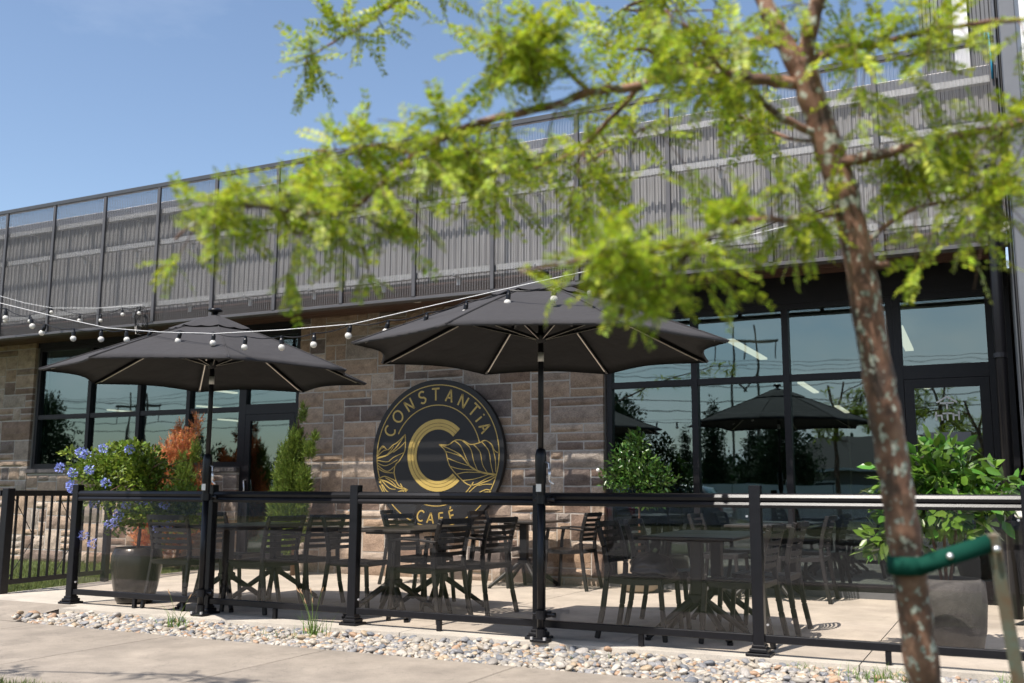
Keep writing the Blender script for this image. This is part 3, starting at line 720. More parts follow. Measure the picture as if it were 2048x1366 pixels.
# ================================================================== SIGN
SX, SZ, SR, SY = -6.35, 1.505, .945, 10.74
sg = MB()
ns = 96
prof = [(SR-.012, 0), (SR, .01), (SR, .07)]
def disc(mb, r0, y0, y1, c=(SX, SZ), n=ns):
    vs = [(c[0]+r0*math.cos(2*math.pi*j/n), y, c[1]+r0*math.sin(2*math.pi*j/n)) for y in (y0, y1) for j in range(n)]
    mb.add(vs, [tuple(range(n)), tuple(range(2*n-1, n-1, -1))]+[(j, n+j, n+(j+1) % n, (j+1) % n) for j in range(n)])
disc(sg, SR, SY, SY+.07)
sgo = sg.build('cafe_sign', SIGNB); tag(sgo, 'large round black cafe sign with gold lettering, leaves and a big gold C', 'sign')
gy = SY-.004
def ringpts(r, a0, a1, n): return [(SX+r*math.cos(R(a0+(a1-a0)*i/n)), SZ+r*math.sin(R(a0+(a1-a0)*i/n))) for i in range(n+1)]
S1 = SR/.5275                      # sign units: crop pixels (half width 527, half height 577) mapped to the unit disc
def sp(px, py):
    """point of the artwork: px,py measured on the sign face, -1..1"""
    return (SX+px*SR, SZ+py*SR)
o = MB(); stroke(o, ringpts(SR*.928, 0, 360, 120)[:-1], .011, gy, .004, closed=True); o.build('outer_ring', GOLD, sgo)
o = MB(); stroke(o, ringpts(SR*.66, 14, 154, 60), .011, gy, .004); stroke(o, ringpts(SR*.66, 214, 328, 50), .011, gy, .004); o.build('inner_ring', GOLD, sgo)
# monogram: three bands with thin dark gaps
for (ra, wd) in ((.432, .048), (.381, .036), (.337, .036)):
    pts = []
    for i in range(61):
        a = R(45+(315-45)*i/60)
        pts.append((SX+.022+SR*ra*1.02*math.cos(a), SZ+SR*(ra*.97+.03)*math.sin(a)))
    o = MB(); stroke(o, pts, SR*wd*1.05, gy, .004); o.build('monogram_band', GOLD, sgo)
def arc(cx, cy, rx, ry, a0, a1, n=12): return [(cx+rx*math.cos(R(a0+(a1-a0)*i/n)), cy+ry*math.sin(R(a0+(a1-a0)*i/n))) for i in range(n+1)]
GL = {
 'C': [arc(.42, .5, .40, .5, 48, 312, 16)],
 'O': [arc(.45, .5, .43, .5, 0, 360, 22)],
 'N': [[(0, 0), (0, 1)], [(0, 1), (.62, 0)], [(.62, 0), (.62, 1)]],
 'S': [arc(.3, .74, .27, .26, 35, 200, 8)[:-1]+[(.06, .64), (.16, .54), (.42, .46), (.53, .34)]+arc(.29, .27, .28, .27, 10, -150, 8)],
 'T': [[(0, 1), (.66, 1)], [(.33, 1), (.33, 0)]],
 'A': [[(0, 0), (.34, 1)], [(.34, 1), (.68, 0)], [(.12, .33), (.56, .33)]],
 'i': [[(.08, 0), (.08, .68)], [(.08, .88), (.08, 1.0)]],
 'F': [[(0, 0), (0, 1)], [(0, .98), (.5, .98)], [(0, .52), (.42, .52)]],
 'É': [[(0, 0), (0, 1)], [(0, .98), (.5, .98)], [(0, .52), (.42, .52)], [(0, .02), (.5, .02)], [(.2, 1.14), (.36, 1.36)]],
}
GW = {'C': .8, 'O': .9, 'N': .62, 'S': .58, 'T': .66, 'A': .68, 'i': .16, 'F': .5, 'É': .5}
def ring_text(s, r, angs, h, up_out=True, wd=.02):
    for ch, a in zip(s, angs):
        o = MB(); th = R(a)
        for st_ in GL[ch]:
            P = []
            for (u, v) in st_:
                du, dv = (u-GW[ch]/2)*h, (v)*h
                if up_out: rx, rr = -du, r+dv; ax = th-du/ (r+h/2); P.append((SX+rr*math.cos(ax), SZ+rr*math.sin(ax)))
                else: rr = r-dv; ax = th+du/(r-h/2); P.append((SX+rr*math.cos(ax), SZ+rr*math.sin(ax)))
            stroke(o, P, wd, gy, .004)
        o.build('letter', GOLD, sgo)
ring_text('CONSTANTiA', SR*.722, [155, 139, 122.5, 106.5, 91.5, 76, 60.5, 46, 36, 25.5], .150, True, .021)
ring_text('CAFÉ', SR*.885, [254.5, 265, 276.5, 288], .128, False, .018)
# leaves: outlines and veins, points on the sign face in units of its radius (x right, z up)
def sm(P, n=6):
    P = [Vector(p) for p in P]; out = []
    for i in range(len(P)-1):
        p0 = P[max(i-1, 0)]; p1 = P[i]; p2 = P[i+1]; p3 = P[min(i+2, len(P)-1)]
        for k in range(n):
            t = k/n; out.append(.5*((2*p1)+(p2-p0)*t+(2*p0-5*p1+4*p2-p3)*t*t+(3*p1-p0-3*p2+p3)*t**3))
    out.append(P[-1]); return [(q.x, q.y) for q in out]
def cp(x, y):      # artwork coordinates from the enlarged view of the sign -> face units
    u = (x-712)/527.0; return (u+.05*(1-u*u), (668-y)/588.0)
def leafset(name, lines, thick):
    for P, w0, w1 in lines:
        o = MB(); q = sm([cp(*p) for p in P]); q = [sp(*p) for p in q]; n = len(q)
        stroke(o, q, [w0+(w1-w0)*i/(n-1) for i in range(n)], gy, .004); o.build(name, GOLD, sgo)
k = .0105
leafset('leaf_line', [
 ([(707, 585), (760, 640), (790, 740), (850, 815), (940, 890), (1010, 890), (1090, 850), (1172, 820)], k, k),
 ([(707, 585), (780, 590), (840, 555), (900, 560), (960, 590), (1030, 580), (1080, 562), (1130, 590), (1160, 640), (1186, 655)], k, k),
 ([(707, 585), (800, 625), (880, 670), (960, 755), (1050, 800), (1172, 820)], .006, .024),
 ([(760, 640), (850, 665), (900, 690)], k, k*.6), ([(775, 690), (850, 720), (960, 755)], k, k*.6), ([(800, 755), (880, 775), (1010, 785)], k, k*.6),
 ([(850, 815), (930, 800), (1070, 805)], k, k*.6), ([(905, 862), (1000, 850), (1120, 815)], k, k*.6),
 ([(830, 560), (880, 600), (930, 700), (960, 755)], k, k*.6), ([(890, 557), (960, 620), (990, 720), (1020, 785)], k, k*.6), ([(985, 590), (1040, 650), (1060, 740), (1100, 805)], k, k*.6),
 ([(1050, 570), (1110, 640), (1130, 740), (1150, 815)], k, k*.6), ([(1140, 610), (1165, 700), (1172, 800)], k, k*.6),
 ([(1172, 830), (1120, 860), (1060, 880), (1000, 910), (935, 968)], k, k), ([(1140, 890), (1080, 890), (1030, 900)], k, k*.6),
 ([(1130, 935), (1090, 930), (1040, 950), (1015, 968), (1115, 968), (1130, 935)], k, k), ([(1118, 948), (1080, 950), (1045, 968)], k, k), ([(1115, 958), (1090, 960), (1070, 968)], k, k)], k)
leafset('leaf_line', [
 ([(437, 500), (380, 560), (340, 585), (300, 620), (262, 590), (222, 640)], k, k), ([(437, 500), (438, 620), (400, 700), (365, 740), (355, 800)], k, k),
 ([(218, 685), (300, 660), (370, 600), (437, 500)], .022, .008), ([(218, 700), (300, 715), (350, 680), (436, 640)], k, k*.6), ([(218, 720), (290, 745), (380, 700)], k, k*.6), ([(220, 735), (300, 790), (370, 740)], k, k*.6), ([(222, 760), (280, 795), (355, 802)], k, k*.6),
 ([(222, 660), (250, 610), (280, 600)], k, k*.6), ([(225, 668), (265, 630), (300, 620)], k, k*.6), ([(300, 655), (330, 620), (345, 590)], k, k*.6), ([(345, 640), (400, 600), (437, 560)], k, k*.6),
 ([(355, 800), (375, 870), (400, 905), (462, 935), (400, 945), (380, 968)], k, k), ([(235, 850), (280, 828), (340, 850), (375, 870)], k, k),
 ([(235, 850), (300, 870), (380, 915), (462, 935)], .018, .008), ([(240, 870), (270, 900), (310, 950), (385, 965)], k, k), ([(260, 860), (320, 920), (370, 930)], k, k*.6), ([(290, 840), (340, 870), (375, 905)], k, k*.6), ([(245, 900), (280, 968)], k, k), ([(430, 945), (450, 968)], k, k)], k)

# ================================================================== FENCES
RAILZ = 1.05
fence = empty('glass_fence'); tag(fence, 'black metal fence with smoked glass panels along the front of the patio', 'fence')
FY = 6.80
px = [-7.98, -6.30, -4.77, -3.13, -1.53, .10]
for i, x in enumerate(px):
    b = MB(); b.box((x, FY, RAILZ/2+.03), (.075, .075, RAILZ+.05), bev=.004)
    p = b.build('post', BLACK, fence)
    b = MB(); b.box((x, FY, .010), (.16, .16, .02), bev=.004); b.box((x, FY, .035), (.12, .12, .03), bev=.008); b.box((x, FY, .06), (.092, .092, .02), bev=.004)
    b.build('base_plate', BLACK, p)
    for q in (-.062, .062):
        MB().tube([(x+q, FY-.062, .02), (x+q, FY-.062, .03)], .008, 8).build('bolt', BLACK, p)
for i in range(len(px)-1):
    a, c = px[i]+.038, px[i+1]-.038
    b = MB()
    # rounded double moulded top rail
    pf = [(-.030, .955), (-.034, .975), (-.026, .992), (-.020, .997), (-.030, 1.004), (-.034, 1.024), (-.024, 1.044), (0, 1.052), (.024, 1.044), (.034, 1.024), (.034, .96), (.03, .955)]
    n = len(pf); b.add([(a, FY+u, v) for u, v in pf]+[(c, FY+u, v) for u, v in pf], [(j, (j+1) % n, n+(j+1) % n, n+j) for j in range(n)]+[tuple(range(n-1, -1, -1)), tuple(range(n, 2*n))])
    b.build('top_rail', BLACK, fence)
    MB().b2(a, c, FY-.022, FY+.022, .085, .135, bev=.004).build('bottom_rail', BLACK, fence)
    MB().b2(a+.006, c-.006, FY-.004, FY+.004, .136, .954).build('glass_pane', FGLASS, fence)
    xm = (a+c)/2-.02
    MB().box((xm, FY, .042), (.035, .035, .084), bev=.003).build('rail_foot', BLACK, fence)
    for (xx, zz) in ((a+.02, .2), (c-.02, .9)): MB().tube([(xx, FY-.006, zz), (xx, FY-.018, zz)], .008, 8).build('screw', BOLT, fence)
# picket gate, swung open, left of the glass fence
gate = empty('picket_gate'); tag(gate, 'black picket gate leaf standing open between lawn and concrete at the left', 'gate')
A = Vector((-9.33, 7.08, 0)); B = Vector((-9.56, 8.55, 0)); d = (B-A)
MB().box((A.x, A.y, .53), (.09, .09, 1.08), bev=.004).build('post', BLACK, gate)
MB().bar(A+Vector((0, 0, 1.02)), B+Vector((0, 0, 1.02)), .04, .06, bev=.004).build('top_rail', BLACK, gate)
MB().bar(A+Vector((0, 0, .11)), B+Vector((0, 0, .11)), .04, .05, bev=.004).build('bottom_rail', BLACK, gate)
for k in range(1, 12):
    p = A+d*(k/12); MB().box((p.x, p.y, .56), (.02, .02, .86)).build('picket', BLACK, gate)
MB().box((A+d*.72).to_tuple()[:2]+(.045,), (.035, .035, .1)).build('rail_foot', BLACK, gate)
for (u, v) in ((.06, .5), (.5, .94)):
    p0, p1, p2 = A+d*u, A+d*((u+v)/2), A+d*v
    MB().tube([p0+Vector((-.02, 0, .98)), p0*.5+p2*.5+Vector((-.02, 0, .55)), p0+Vector((-.02, 0, .14))], .005, 6).build('brace_wire', BLACK, gate)
sf = empty('side_fence'); tag(sf, 'black glass panel fence running from the open gate back to the building', 'fence')
P3 = [Vector((-9.56, 8.60, 0)), Vector((-9.72, 9.55, 0)), Vector((-9.93, 10.72, 0))]
for i, p in enumerate(P3):
    MB().box((p.x, p.y, .53), (.07, .07, 1.1), bev=.004).build('post', BLACK, sf)
for i in range(2):
    p, q = P3[i], P3[i+1]; e = (q-p).normalized()*.037
    MB().bar(p+e+Vector((0, 0, 1.0)), q-e+Vector((0, 0, 1.0)), .05, .08, bev=.006).build('top_rail', BLACK, sf)
    MB().bar(p+e+Vector((0, 0, .11)), q-e+Vector((0, 0, .11)), .04, .05, bev=.004).build('bottom_rail', BLACK, sf)
    MB().bar(p+e*1.2+Vector((0, 0, .548)), q-e*1.2+Vector((0, 0, .548)), .008, .815).build('glass_pane', FGLASS, sf)
    mpt = (p+q)/2; MB().box((mpt.x, mpt.y, .042), (.03, .03, .085)).build('rail_foot', BLACK, sf)
lf = empty('lawn_fence'); tag(lf, 'black metal fence end post and rail at the far left edge beside the lawn', 'fence')
MB().bar((-11.5, 6.98, 1.02), (-9.40, 7.06, 1.02), .04, .06).build('top_rail', BLACK, lf)
MB().bar((-11.5, 6.98, .11), (-9.40, 7.06, .11), .04, .05).build('bottom_rail', BLACK, lf)
for k in range(14): MB().box((-9.52-k*.14, 7.055-k*.005, .56), (.02, .02, .86)).build('picket', BLACK, lf)

# ================================================================== UMBRELLAS
def umbrella(x, y, zr, zt, RR, rot, label, apex=(0, 0)):
    u = empty('patio_umbrella', (x, y, 0), rot); tag(u, label, 'umbrella', 'umbrellas fixed to the glass fence')
    nseg, nrad = 8, 10; sub = 8; n = nseg*sub
    def surf(f, j, r_in=0.0, scal=.075):
        a = 2*math.pi*j/n; q = (j % sub)/sub
        rr = RR*f*math.cos(math.pi/8)/math.cos((q-.5)*math.pi/4)      # straight edge between ribs
        bow = math.sin(math.pi*q)
        rr *= 1-scal*bow*f**3
        z = zt-(zt-zr)*(f**1.12)-.03*bow*f*(1-f)+.018*bow*f**4
        return Vector((rr*math.cos(a), rr*math.sin(a), z))
    f0 = .10; vs = []; 
    for i in range(nrad+1):
        f = f0+(1-f0)*i/nrad
        for j in range(n): vs.append(surf(f, j))
    fs = [(i*n+j, i*n+(j+1) % n, (i+1)*n+(j+1) % n, (i+1)*n+j) for i in range(nrad) for j in range(n)]
    # hem: a short fold under the edge
    k0 = len(vs)
    for j in range(n): p = surf(1, j); vs.append(p*1.0+Vector((-p.x*.012, -p.y*.012, -.010)))
    fs += [(nrad*n+j, nrad*n+(j+1) % n, k0+(j+1) % n, k0+j) for j in range(n)]
    b = MB(); b.add(vs, fs); c = b.build('canopy', CANOPY, u, True)
    # seams
    for k in range(8):
        s_ = MB(); s_.tube([surf(f0+(1-f0)*i/8, k*sub)+Vector((0, 0, .004)) for i in range(9)], .0055, 5); s_.build('seam', CANOPY, c)
    v = MB(); vv = []
    for i in range(6):
        f = .015+.265*i/5
        for j in range(n):
            p = surf(f, j, scal=0); p.z += .045-.012*i*.4; p.z -= .010*abs(math.sin(j*math.pi/4)) if i == 5 else 0; vv.append(p)
    v.add(vv, [(i*n+j, i*n+(j+1) % n, (i+1)*n+(j+1) % n, (i+1)*n+j) for i in range(5) for j in range(n)])
    v.build('vent_cap', CANOPY, u, True)
    fi = MB(); fi.lathe([(.001, .055), (.05, .052), (.062, .04), (.062, .028), (.03, .02), (.022, .0), (.001, 0)], (0, 0, zt+.045), 20); fi.build('finial', BLACK, u, True)
    for k in range(8):
        a = 2*math.pi*k/8; r_ = MB()
        P = [surf(.05+.95*i/8, k*sub)+Vector((0, 0, -.018)) for i in range(9)]; P[-1] = surf(.975, k*sub)+Vector((0, 0, -.012))
        for i in range(8): r_.bar(P[i], P[i+1], .022, .022)
        rb = r_.build('rib', BLACK, u)
        st_ = MB(); dn = Vector((0, 0, -.0125)); i0 = surf(.50, k*sub)+dn*2.6; i1 = surf(.93, k*sub)+dn*2.6
        st_.bar(i0, i1, .009, .006); st_.build('light_strip', ALU, rb)
        hub = Vector((.035*math.cos(a), .035*math.sin(a), zr+.11)); e = surf(.46, k*sub)+Vector((0, 0, -.03))
        t_ = MB(); t_.bar(hub, e, .012, .018); so_ = t_.build('strut', BLACK, u)
        t_ = MB(); t_.bar(hub+Vector((0, 0, -.0105)), e+Vector((0, 0, -.0105)), .0035, .003); t_.build('strut_trim', ALU, so_)
    h = MB(); h.lathe([(.02, .05), (.045, .045), (.048, .02), (.04, .01), (.036, -.02), (.022, -.03)], (0, 0, zr+.10), 18); h.build('hub', BLACK, u, True)
    p = MB(); p.tube([(0, 0, .02), (0, 0, 1.06)], .027, 16); p.tube([(0, 0, 1.06), (0, 0, zt+.04)], .0205, 16); po_ = p.build('pole', BLACK, u, True)
    s_ = MB(); s_.tube([(0, 0, zr-.065), (0, 0, zr+.005)], .0225, 16); s_.build('sleeve', GALV, po_, True)
    kx = MB(); kx.lathe([(.021, .34), (.034, .33), (.042, .28), (.04, .1), (.034, .08), (.028, 0)], (0, 0, 1.03), 16); kx.build('crank_housing', BLACK, po_, True)
    ck = MB(); ck.tube([(.04, -.01, 1.27), (.075, -.02, 1.26), (.08, -.02, 1.13), (.11, -.02, 1.11)], .008, 8); ck.tube([(.078, -.02, 1.14), (.079, -.02, 1.22)], .012, 8); ck.build('crank_handle', BOLT, po_, True)
    lb = MB(); lb.box((-.002, -.0335, 1.085), (.04, .004, .055)); lb.build('care_label', WHITEB, po_)
    for z in (.19, 1.0):
        c_ = MB(); c_.box((.0, .05, z), (.10, .075, .045), bev=.006); c_.tube([(-.07, .02, z), (.09, .02, z)], .011, 8); c_.tube([(.085, .02, z), (.105, .02, z)], .018, 10); c_.tube([(0, 0, z-.03), (0, 0, z+.03)], .037, 14)
        c_.build('clamp', BLACK, u)
    f_ = MB(); f_.box((0, .0, .012), (.13, .10, .02), bev=.005); f_.tube([(0, 0, .02), (0, 0, .09)], .034, 14); f_.build('foot_plate', BLACK, u)
    for sx in (-1, 1): MB().box((sx*.05, -.045, .03), (.018, .018, .02)).build('bolt', BOLT, u)
    return u
umbrella(-6.24, 6.655, 2.045, 2.56, 1.39, R(3), 'charcoal patio umbrella standing at the left, in front of the blue flowering shrub')
umbrella(-3.05, 6.655, 2.075, 2.60, 1.41, R(0), 'charcoal patio umbrella standing at the right of the round sign')

# ================================================================== STRING LIGHTS
def string_light(name, cordpts, bulbs, label, grp, cab=None):
    e = empty(name); tag(e, label, 'string lights', grp)
    q = []
    for i in range(len(cordpts)-1):
        a, b_ = Vector(cordpts[i]), Vector(cordpts[i+1])
        for k in range(6):
            t = k/6; p = a.lerp(b_, t); p.z -= .02*4*t*(1-t); q.append(p)
    q.append(Vector(cordpts[-1]))
    MB().tube(q, .0045, 6).build('cord', BLACK, e)
    for (p, tilt) in bulbs:
        p = Vector(p); dv = Vector((math.sin(tilt), 0, -math.cos(tilt)))
        s_ = MB(); s_.tube([p, p+dv*.02, p+dv*.03, p+dv*.062], [.009, .012, .0165, .0165], 10); so_ = s_.build('socket', BLACK, e)
        c = p+dv*.088; MB().ball(c, .0255, 12, 8).build('bulb', BULBW, so_, True)
    return e
def ony(x, y, Y):
    d_ = fw+rt*((x-1024)/1991.1)-up*((y-683)/1991.1); return CAM+d_*(Y/d_.y)
SYA = 5.9
cA = [ony(*p, SYA) for p in ((-160, 560), (-60, 605), (12, 617), (62, 634), (92, 648), (148, 657), (203, 658), (253, 659), (302, 659), (362, 661), (428, 664), (492, 672), (563, 672), (629, 666), (702, 648), (778, 640), (855, 625), (934, 601), (1018, 580), (1108, 572), (1180, 560), (1300, 520), (1420, 478), (1560, 440), (1700, 395))]
tl = [0, 0, .1, .5, -.9, .0, .05, .2, -.5, -.5, -.1, -.2, .1, -.1, -.4, -.5, -.4, -.3, -.2, 0, .1, 0, 0, 0, 0]
bA = [(cA[i], tl[i]*.6) for i in range(2, 23)]
string_light('string_lights', cA, bA, 'black cord with round bulbs strung in front of both umbrellas', 'strings of festoon bulbs')
SYB = 9.32
cB = [ony(*p, SYB) for p in ((-90, 610), (-40, 618), (12, 630), (60, 630), (103, 612), (160, 628), (202, 628), (245, 616), (280, 613))]
string_light('string_lights', cB, [(p, .1*((i % 3)-1)) for i, p in enumerate(cB[2:])], 'short black bulb string hanging under the roof screen at the far left', 'strings of festoon bulbs')
cC = [ony(*p, 9.25) for p in ((1990, 424), (2004, 430), (2010, 440), (2016, 436), (2035, 420))]
string_light('string_lights', cC, [(cC[1], .3), (cC[2], -.2), (cC[3], .1)], 'small bunch of bulbs hanging beside the black downpipe at the right', 'strings of festoon bulbs')
wr = empty('cord_coil'); tag(wr, 'loose coil of black cord hanging from the screen above the left umbrella', 'cord')
c0 = ony(283, 628, 9.36)
for k in range(5):
    rr = .05+.02*k; P = [c0+Vector((rr*math.cos(a*.7), .02*math.sin(a*2.1+k), -.09+rr*1.5*math.sin(a*.7))) for a in range(10)]
    MB().tube(P, .0045, 5).build('cord_loop', BLACK, wr)
cab = [ony(*p, SYA-.03) for p in ((-160, 560), (0, 606), (110, 633), (215, 656), (320, 664), (430, 667), (560, 660), (705, 648), (900, 603), (1100, 558), (1310, 513), (1500, 470), (1700, 420))]
tag(MB().tube(cab, .0028, 6).build('support_cable', CABLEW), 'thin white support cable running above the umbrellas with the bulb string', 'cable')
cab2 = [ony(*p, 9.3) for p in ((-60, 585), (0, 592), (50, 606), (105, 616), (200, 616), (285, 610))]
tag(MB().tube(cab2, .003, 6).build('support_cable', CABLEW), 'thin pale cable above the short bulb string at the far left', 'cable')

# ================================================================== FURNITURE
def make_chair(arms):
    t = empty('patio_armchair' if arms else 'patio_chair')
    tag(t, 'x', 'chair')
    hw = .225
    def legpts(s_, rear):
        if rear: return [(s_*.245, -.275, 0), (s_*.228, -.235, .2), (s_*.222, -.205, .42), (s_*.222, -.20, .52), (s_*.224, -.222, .66), (s_*.228, -.262, .80), (s_*.228, -.275, .835)]
        top = .655 if arms else .43
        return [(s_*.235, .235, 0), (s_*.228, .215, .22), (s_*.225, .20, .43)]+([(s_*.232, .195, .55), (s_*.238, .175, .655)] if arms else [])
    for rear in (True, False):
        for s_ in (-1, 1):
            P = legpts(s_, rear); b = MB()
            for i in range(len(P)-1): b.bar(P[i], P[i+1], .030, .038 if rear else .034, upv=(0, 1, 0), bev=.005)
            b.build('leg', DARKP, t)
    se = MB()
    # seat: rim rails with a dip, then slats across
    def sz(y): return .437-.018*math.cos((y)/.21*1.2)
    ys = [-.205+.41*i/8 for i in range(9)]
    for s_ in (-1, 1):
        for i in range(8): se.bar((s_*.205, ys[i], sz(ys[i])-.012), (s_*.205, ys[i+1], sz(ys[i+1])-.012), .028, .042)
    se.bar((-.219, .212, sz(.21)-.012), (.219, .212, sz(.21)-.012), .03, .045, bev=.006); se.bar((-.219, -.205, .415), (.219, -.205, .415), .03, .04)
    so_ = se.build('seat', DARKP, t)
    for k in range(7):
        y = -.165+k*.055; MB().box((0, y, sz(y)+.004), (.382, .040, .012), bev=.003).build('slat', DARKP, so_)
    bk = MB()
    def bp(u, z):   # point on the curved back
        yy = -.20-(z-.52)**1*.02-max(0, z-.52)**1.6*.55; return Vector((u, yy-.035*(1-(u/.22)**2), z))
    n = 8
    for i in range(n):
        u0, u1 = -.222+.444*i/n, -.222+.444*(i+1)/n
        bk.bar(bp(u0, .815), bp(u1, .815), .018, .045, upv=(0, 0, 1))
    bo = bk.build('backrest', DARKP, t)
    for k in range(5):
        z = .755-k*.052; b = MB()
        for i in range(n):
            u0, u1 = -.215+.43*i/n, -.215+.43*(i+1)/n; b.bar(bp(u0, z), bp(u1, z), .012, .032)
        b.build('slat', DARKP, bo)
    if arms:
        for s_ in (-1, 1):
            b = MB(); P = [(s_*.232, -.232, .645), (s_*.25, -.08, .662), (s_*.252, .08, .668), (s_*.24, .215, .66)]
            for i in range(3): b.bar(P[i], P[i+1], .042, .02, bev=.006)
            b.build('armrest', DARKP, t)
    return t
protos = {True: None, False: None}
def chair(x, y, rz, arms, label):
    if protos[arms] is None: o = protos[arms] = make_chair(arms)
    else: o = copy_tree(protos[arms])
    o.location = (x, y, zpat(x, y)); o.rotation_euler = (0, 0, R(rz)); o['label'] = label; o['group'] = 'dark slatted chairs on the patio'
    return o
chair(-6.85, 7.10, 0, False, 'charcoal slatted chair directly right of the dark pot with blue flowers')
chair(-7.05, 7.95, -80, False, 'charcoal chair half hidden behind the left umbrella pole')
chair(-6.05, 7.20, 88, False, 'charcoal chair just right of the left umbrella pole, in front of the green cedar')
chair(-6.07, 7.85, 85, True, 'charcoal armchair behind the glass, immediately left of the second middle pair of chairs')
chair(-5.33, 7.70, -88, False, 'charcoal chair just left of the fence post left of the round sign')
chair(-5.15, 8.45, -95, False, 'charcoal chair on the wall side of the middle tables, left below the round sign')
chair(-6.35, 10.15, -75, False, 'far charcoal chair standing against the stone wall left below the sign')
chair(-4.40, 7.35, 86, True, 'charcoal armchair below the cafe lettering, nearest the glass at the middle tables')
chair(-4.27, 7.95, 86, True, 'charcoal armchair between the round sign and the right umbrella pole')
chair(-5.28, 10.35, -88, True, 'far charcoal armchair left of the small table by the stone wall')
chair(-4.42, 10.45, 92, True, 'charcoal armchair at the stone wall just right of the right umbrella pole')
bagchair = chair(-2.50, 7.28, -88, False, 'charcoal chair with a black bag on its seat')
chair(-2.55, 8.02, -86, False, 'charcoal chair behind the one that holds the black bag')
chair(-1.78, 7.35, 90, False, 'charcoal chair half hidden behind the fence post right of the black bag')
chair(-1.74, 8.05, 90, False, 'charcoal chair facing left at the right end of the right hand tables')
chair(-1.88, 10.45, 90, False, 'charcoal chair by the large window, right of the far window table')
chair(-2.72, 10.45, -90, False, 'charcoal chair by the large window, left of the far window table')
def make_table():
    t = empty('patio_table'); tag(t, 'x', 'table')
    MB().box((0, 0, .728), (.70, .70, .024), bev=.006).build('tabletop', TABLEM, t)
    b = MB(); b.box((0, 0, .49), (.085, .085, .43), bev=.006); b.box((0, 0, .705), (.36, .36, .02)); b.box((0, 0, .28), (.12, .12, .07), bev=.01); b.build('column', DARKP, t)
    for k in range(4):
        a = R(45+90*k); c, s_ = math.cos(a), math.sin(a); b = MB()
        b.tube([(c*.03, s_*.03, .285), (c*.13, s_*.13, .22), (c*.42, s_*.42, .02)], [.026, .026, .020], 10); lo = b.build('leg', DARKP, t)
        MB().tube([(c*.42, s_*.42, 0), (c*.42, s_*.42, .02)], .022, 10).build('foot_cap', BLACK, lo)
    return t
tp = None
for (x, y, rz, lb) in ((-6.5, 7.25, 4, 'square charcoal table behind the left umbrella pole, nearest the glass'), (-6.54, 7.97, 2, 'square charcoal table pushed behind the left front table'),
                       (-4.78, 7.40, 3, 'square charcoal table below the CAFÉ lettering, nearest the glass'), (-4.74, 8.12, -2, 'square charcoal table pushed behind the middle front table'),
                       (-4.95, 10.35, 5, 'small charcoal table against the stone wall'),
                       (-2.12, 7.42, 2, 'square charcoal table right of the black bag, nearest the glass'), (-2.16, 8.14, -1, 'square charcoal table pushed behind the right front table'),
                       (-2.25, 10.45, 0, 'charcoal table at the large window')):
    if tp is None: o = tp = make_table()
    else: o = copy_tree(tp)
    o.location = (x, y, 0); o.rotation_euler = (0, 0, R(rz)); o['label'] = lb; o['group'] = 'square charcoal tables on the patio'
# black bag slumped on the seat
bg_ = MB(); bg_.ball((0, 0, 0), 1, 28, 18)
vs = []
for (x, y, z) in bg_.v:
    nn = math.sin(x*5+y*3)*.09+math.sin(y*9-z*6)*.06+math.sin(x*13+z*4)*.04
    zz = z*.09*(1+nn)+.06; 
    vs.append((x*.20*(1+nn*.7)+(.05 if z < -.3 else 0), y*.17*(1+nn), max(zz, .0)-(.10*max(0, y-.45))))
bg_.v = vs; bgo = bg_.build('black_bag', BAGM, None, True); bgo.location = (-2.42, 7.28, .455); bgo.rotation_euler = (0, 0, R(-80))
MB().tube([(.1, .02, .10), (.0, .05, .17), (-.10, .02, .10)], .010, 8).build('bag_strap', BAGM, bgo, True)
tag(bgo, 'crumpled black leather bag lying on a chair seat behind the right glass panel', 'bag')

# ================================================================== PLANTS
LEAFV = np.array([(0, 0, 0), (.28, -.16, .03), (.30, .16, .03), (.68, -.13, .02), (.70, .13, .02), (1, 0, -.04), (.34, 0, -.02), (.7, 0, -.03)])
LEAFF = np.array([(0, 1, 6), (0, 6, 2), (1, 3, 7), (1, 7, 6), (6, 7, 4), (6, 4, 2), (3, 5, 7), (7, 5, 4)])
def dirs_to_mats(D, sc_, roll=.6):
    """x axis along D, z roughly up"""
    n = len(D); D = D/np.linalg.norm(D, axis=1)[:, None]
    U = np.tile([0, 0, 1.0], (n, 1))+nr.normal(0, roll, (n, 3)); Yv = np.cross(U, D); Yv /= np.linalg.norm(Yv, axis=1)[:, None]+1e-9; Z = np.cross(D, Yv)
    return np.stack([D, Yv, Z], 2)*np.asarray(sc_).reshape(-1, 1, 1)
def blob_points(n, blobs, shell=.55):
    """points in a set of ellipsoids (c, r), denser toward the surface, clumped"""
    wgt = np.array([b[1][0]*b[1][1]*b[1][2] for b in blobs])**.75; wgt /= wgt.sum(); idx = nr.choice(len(blobs), n, p=wgt)
    u = nr.normal(size=(n, 3)); u /= np.linalg.norm(u, axis=1)[:, None]; rr = (shell+(1-shell)*nr.rand(n))*np.where(nr.rand(n) < .25, nr.rand(n), 1)
    rr *= 1+.10*np.sin(u[:, 0]*7+idx)+.10*np.sin(u[:, 2]*9+idx*2)
    C = np.array([b[0] for b in blobs])[idx]; S = np.array([b[1] for b in blobs])[idx]
    return C+u*S*rr[:, None], u
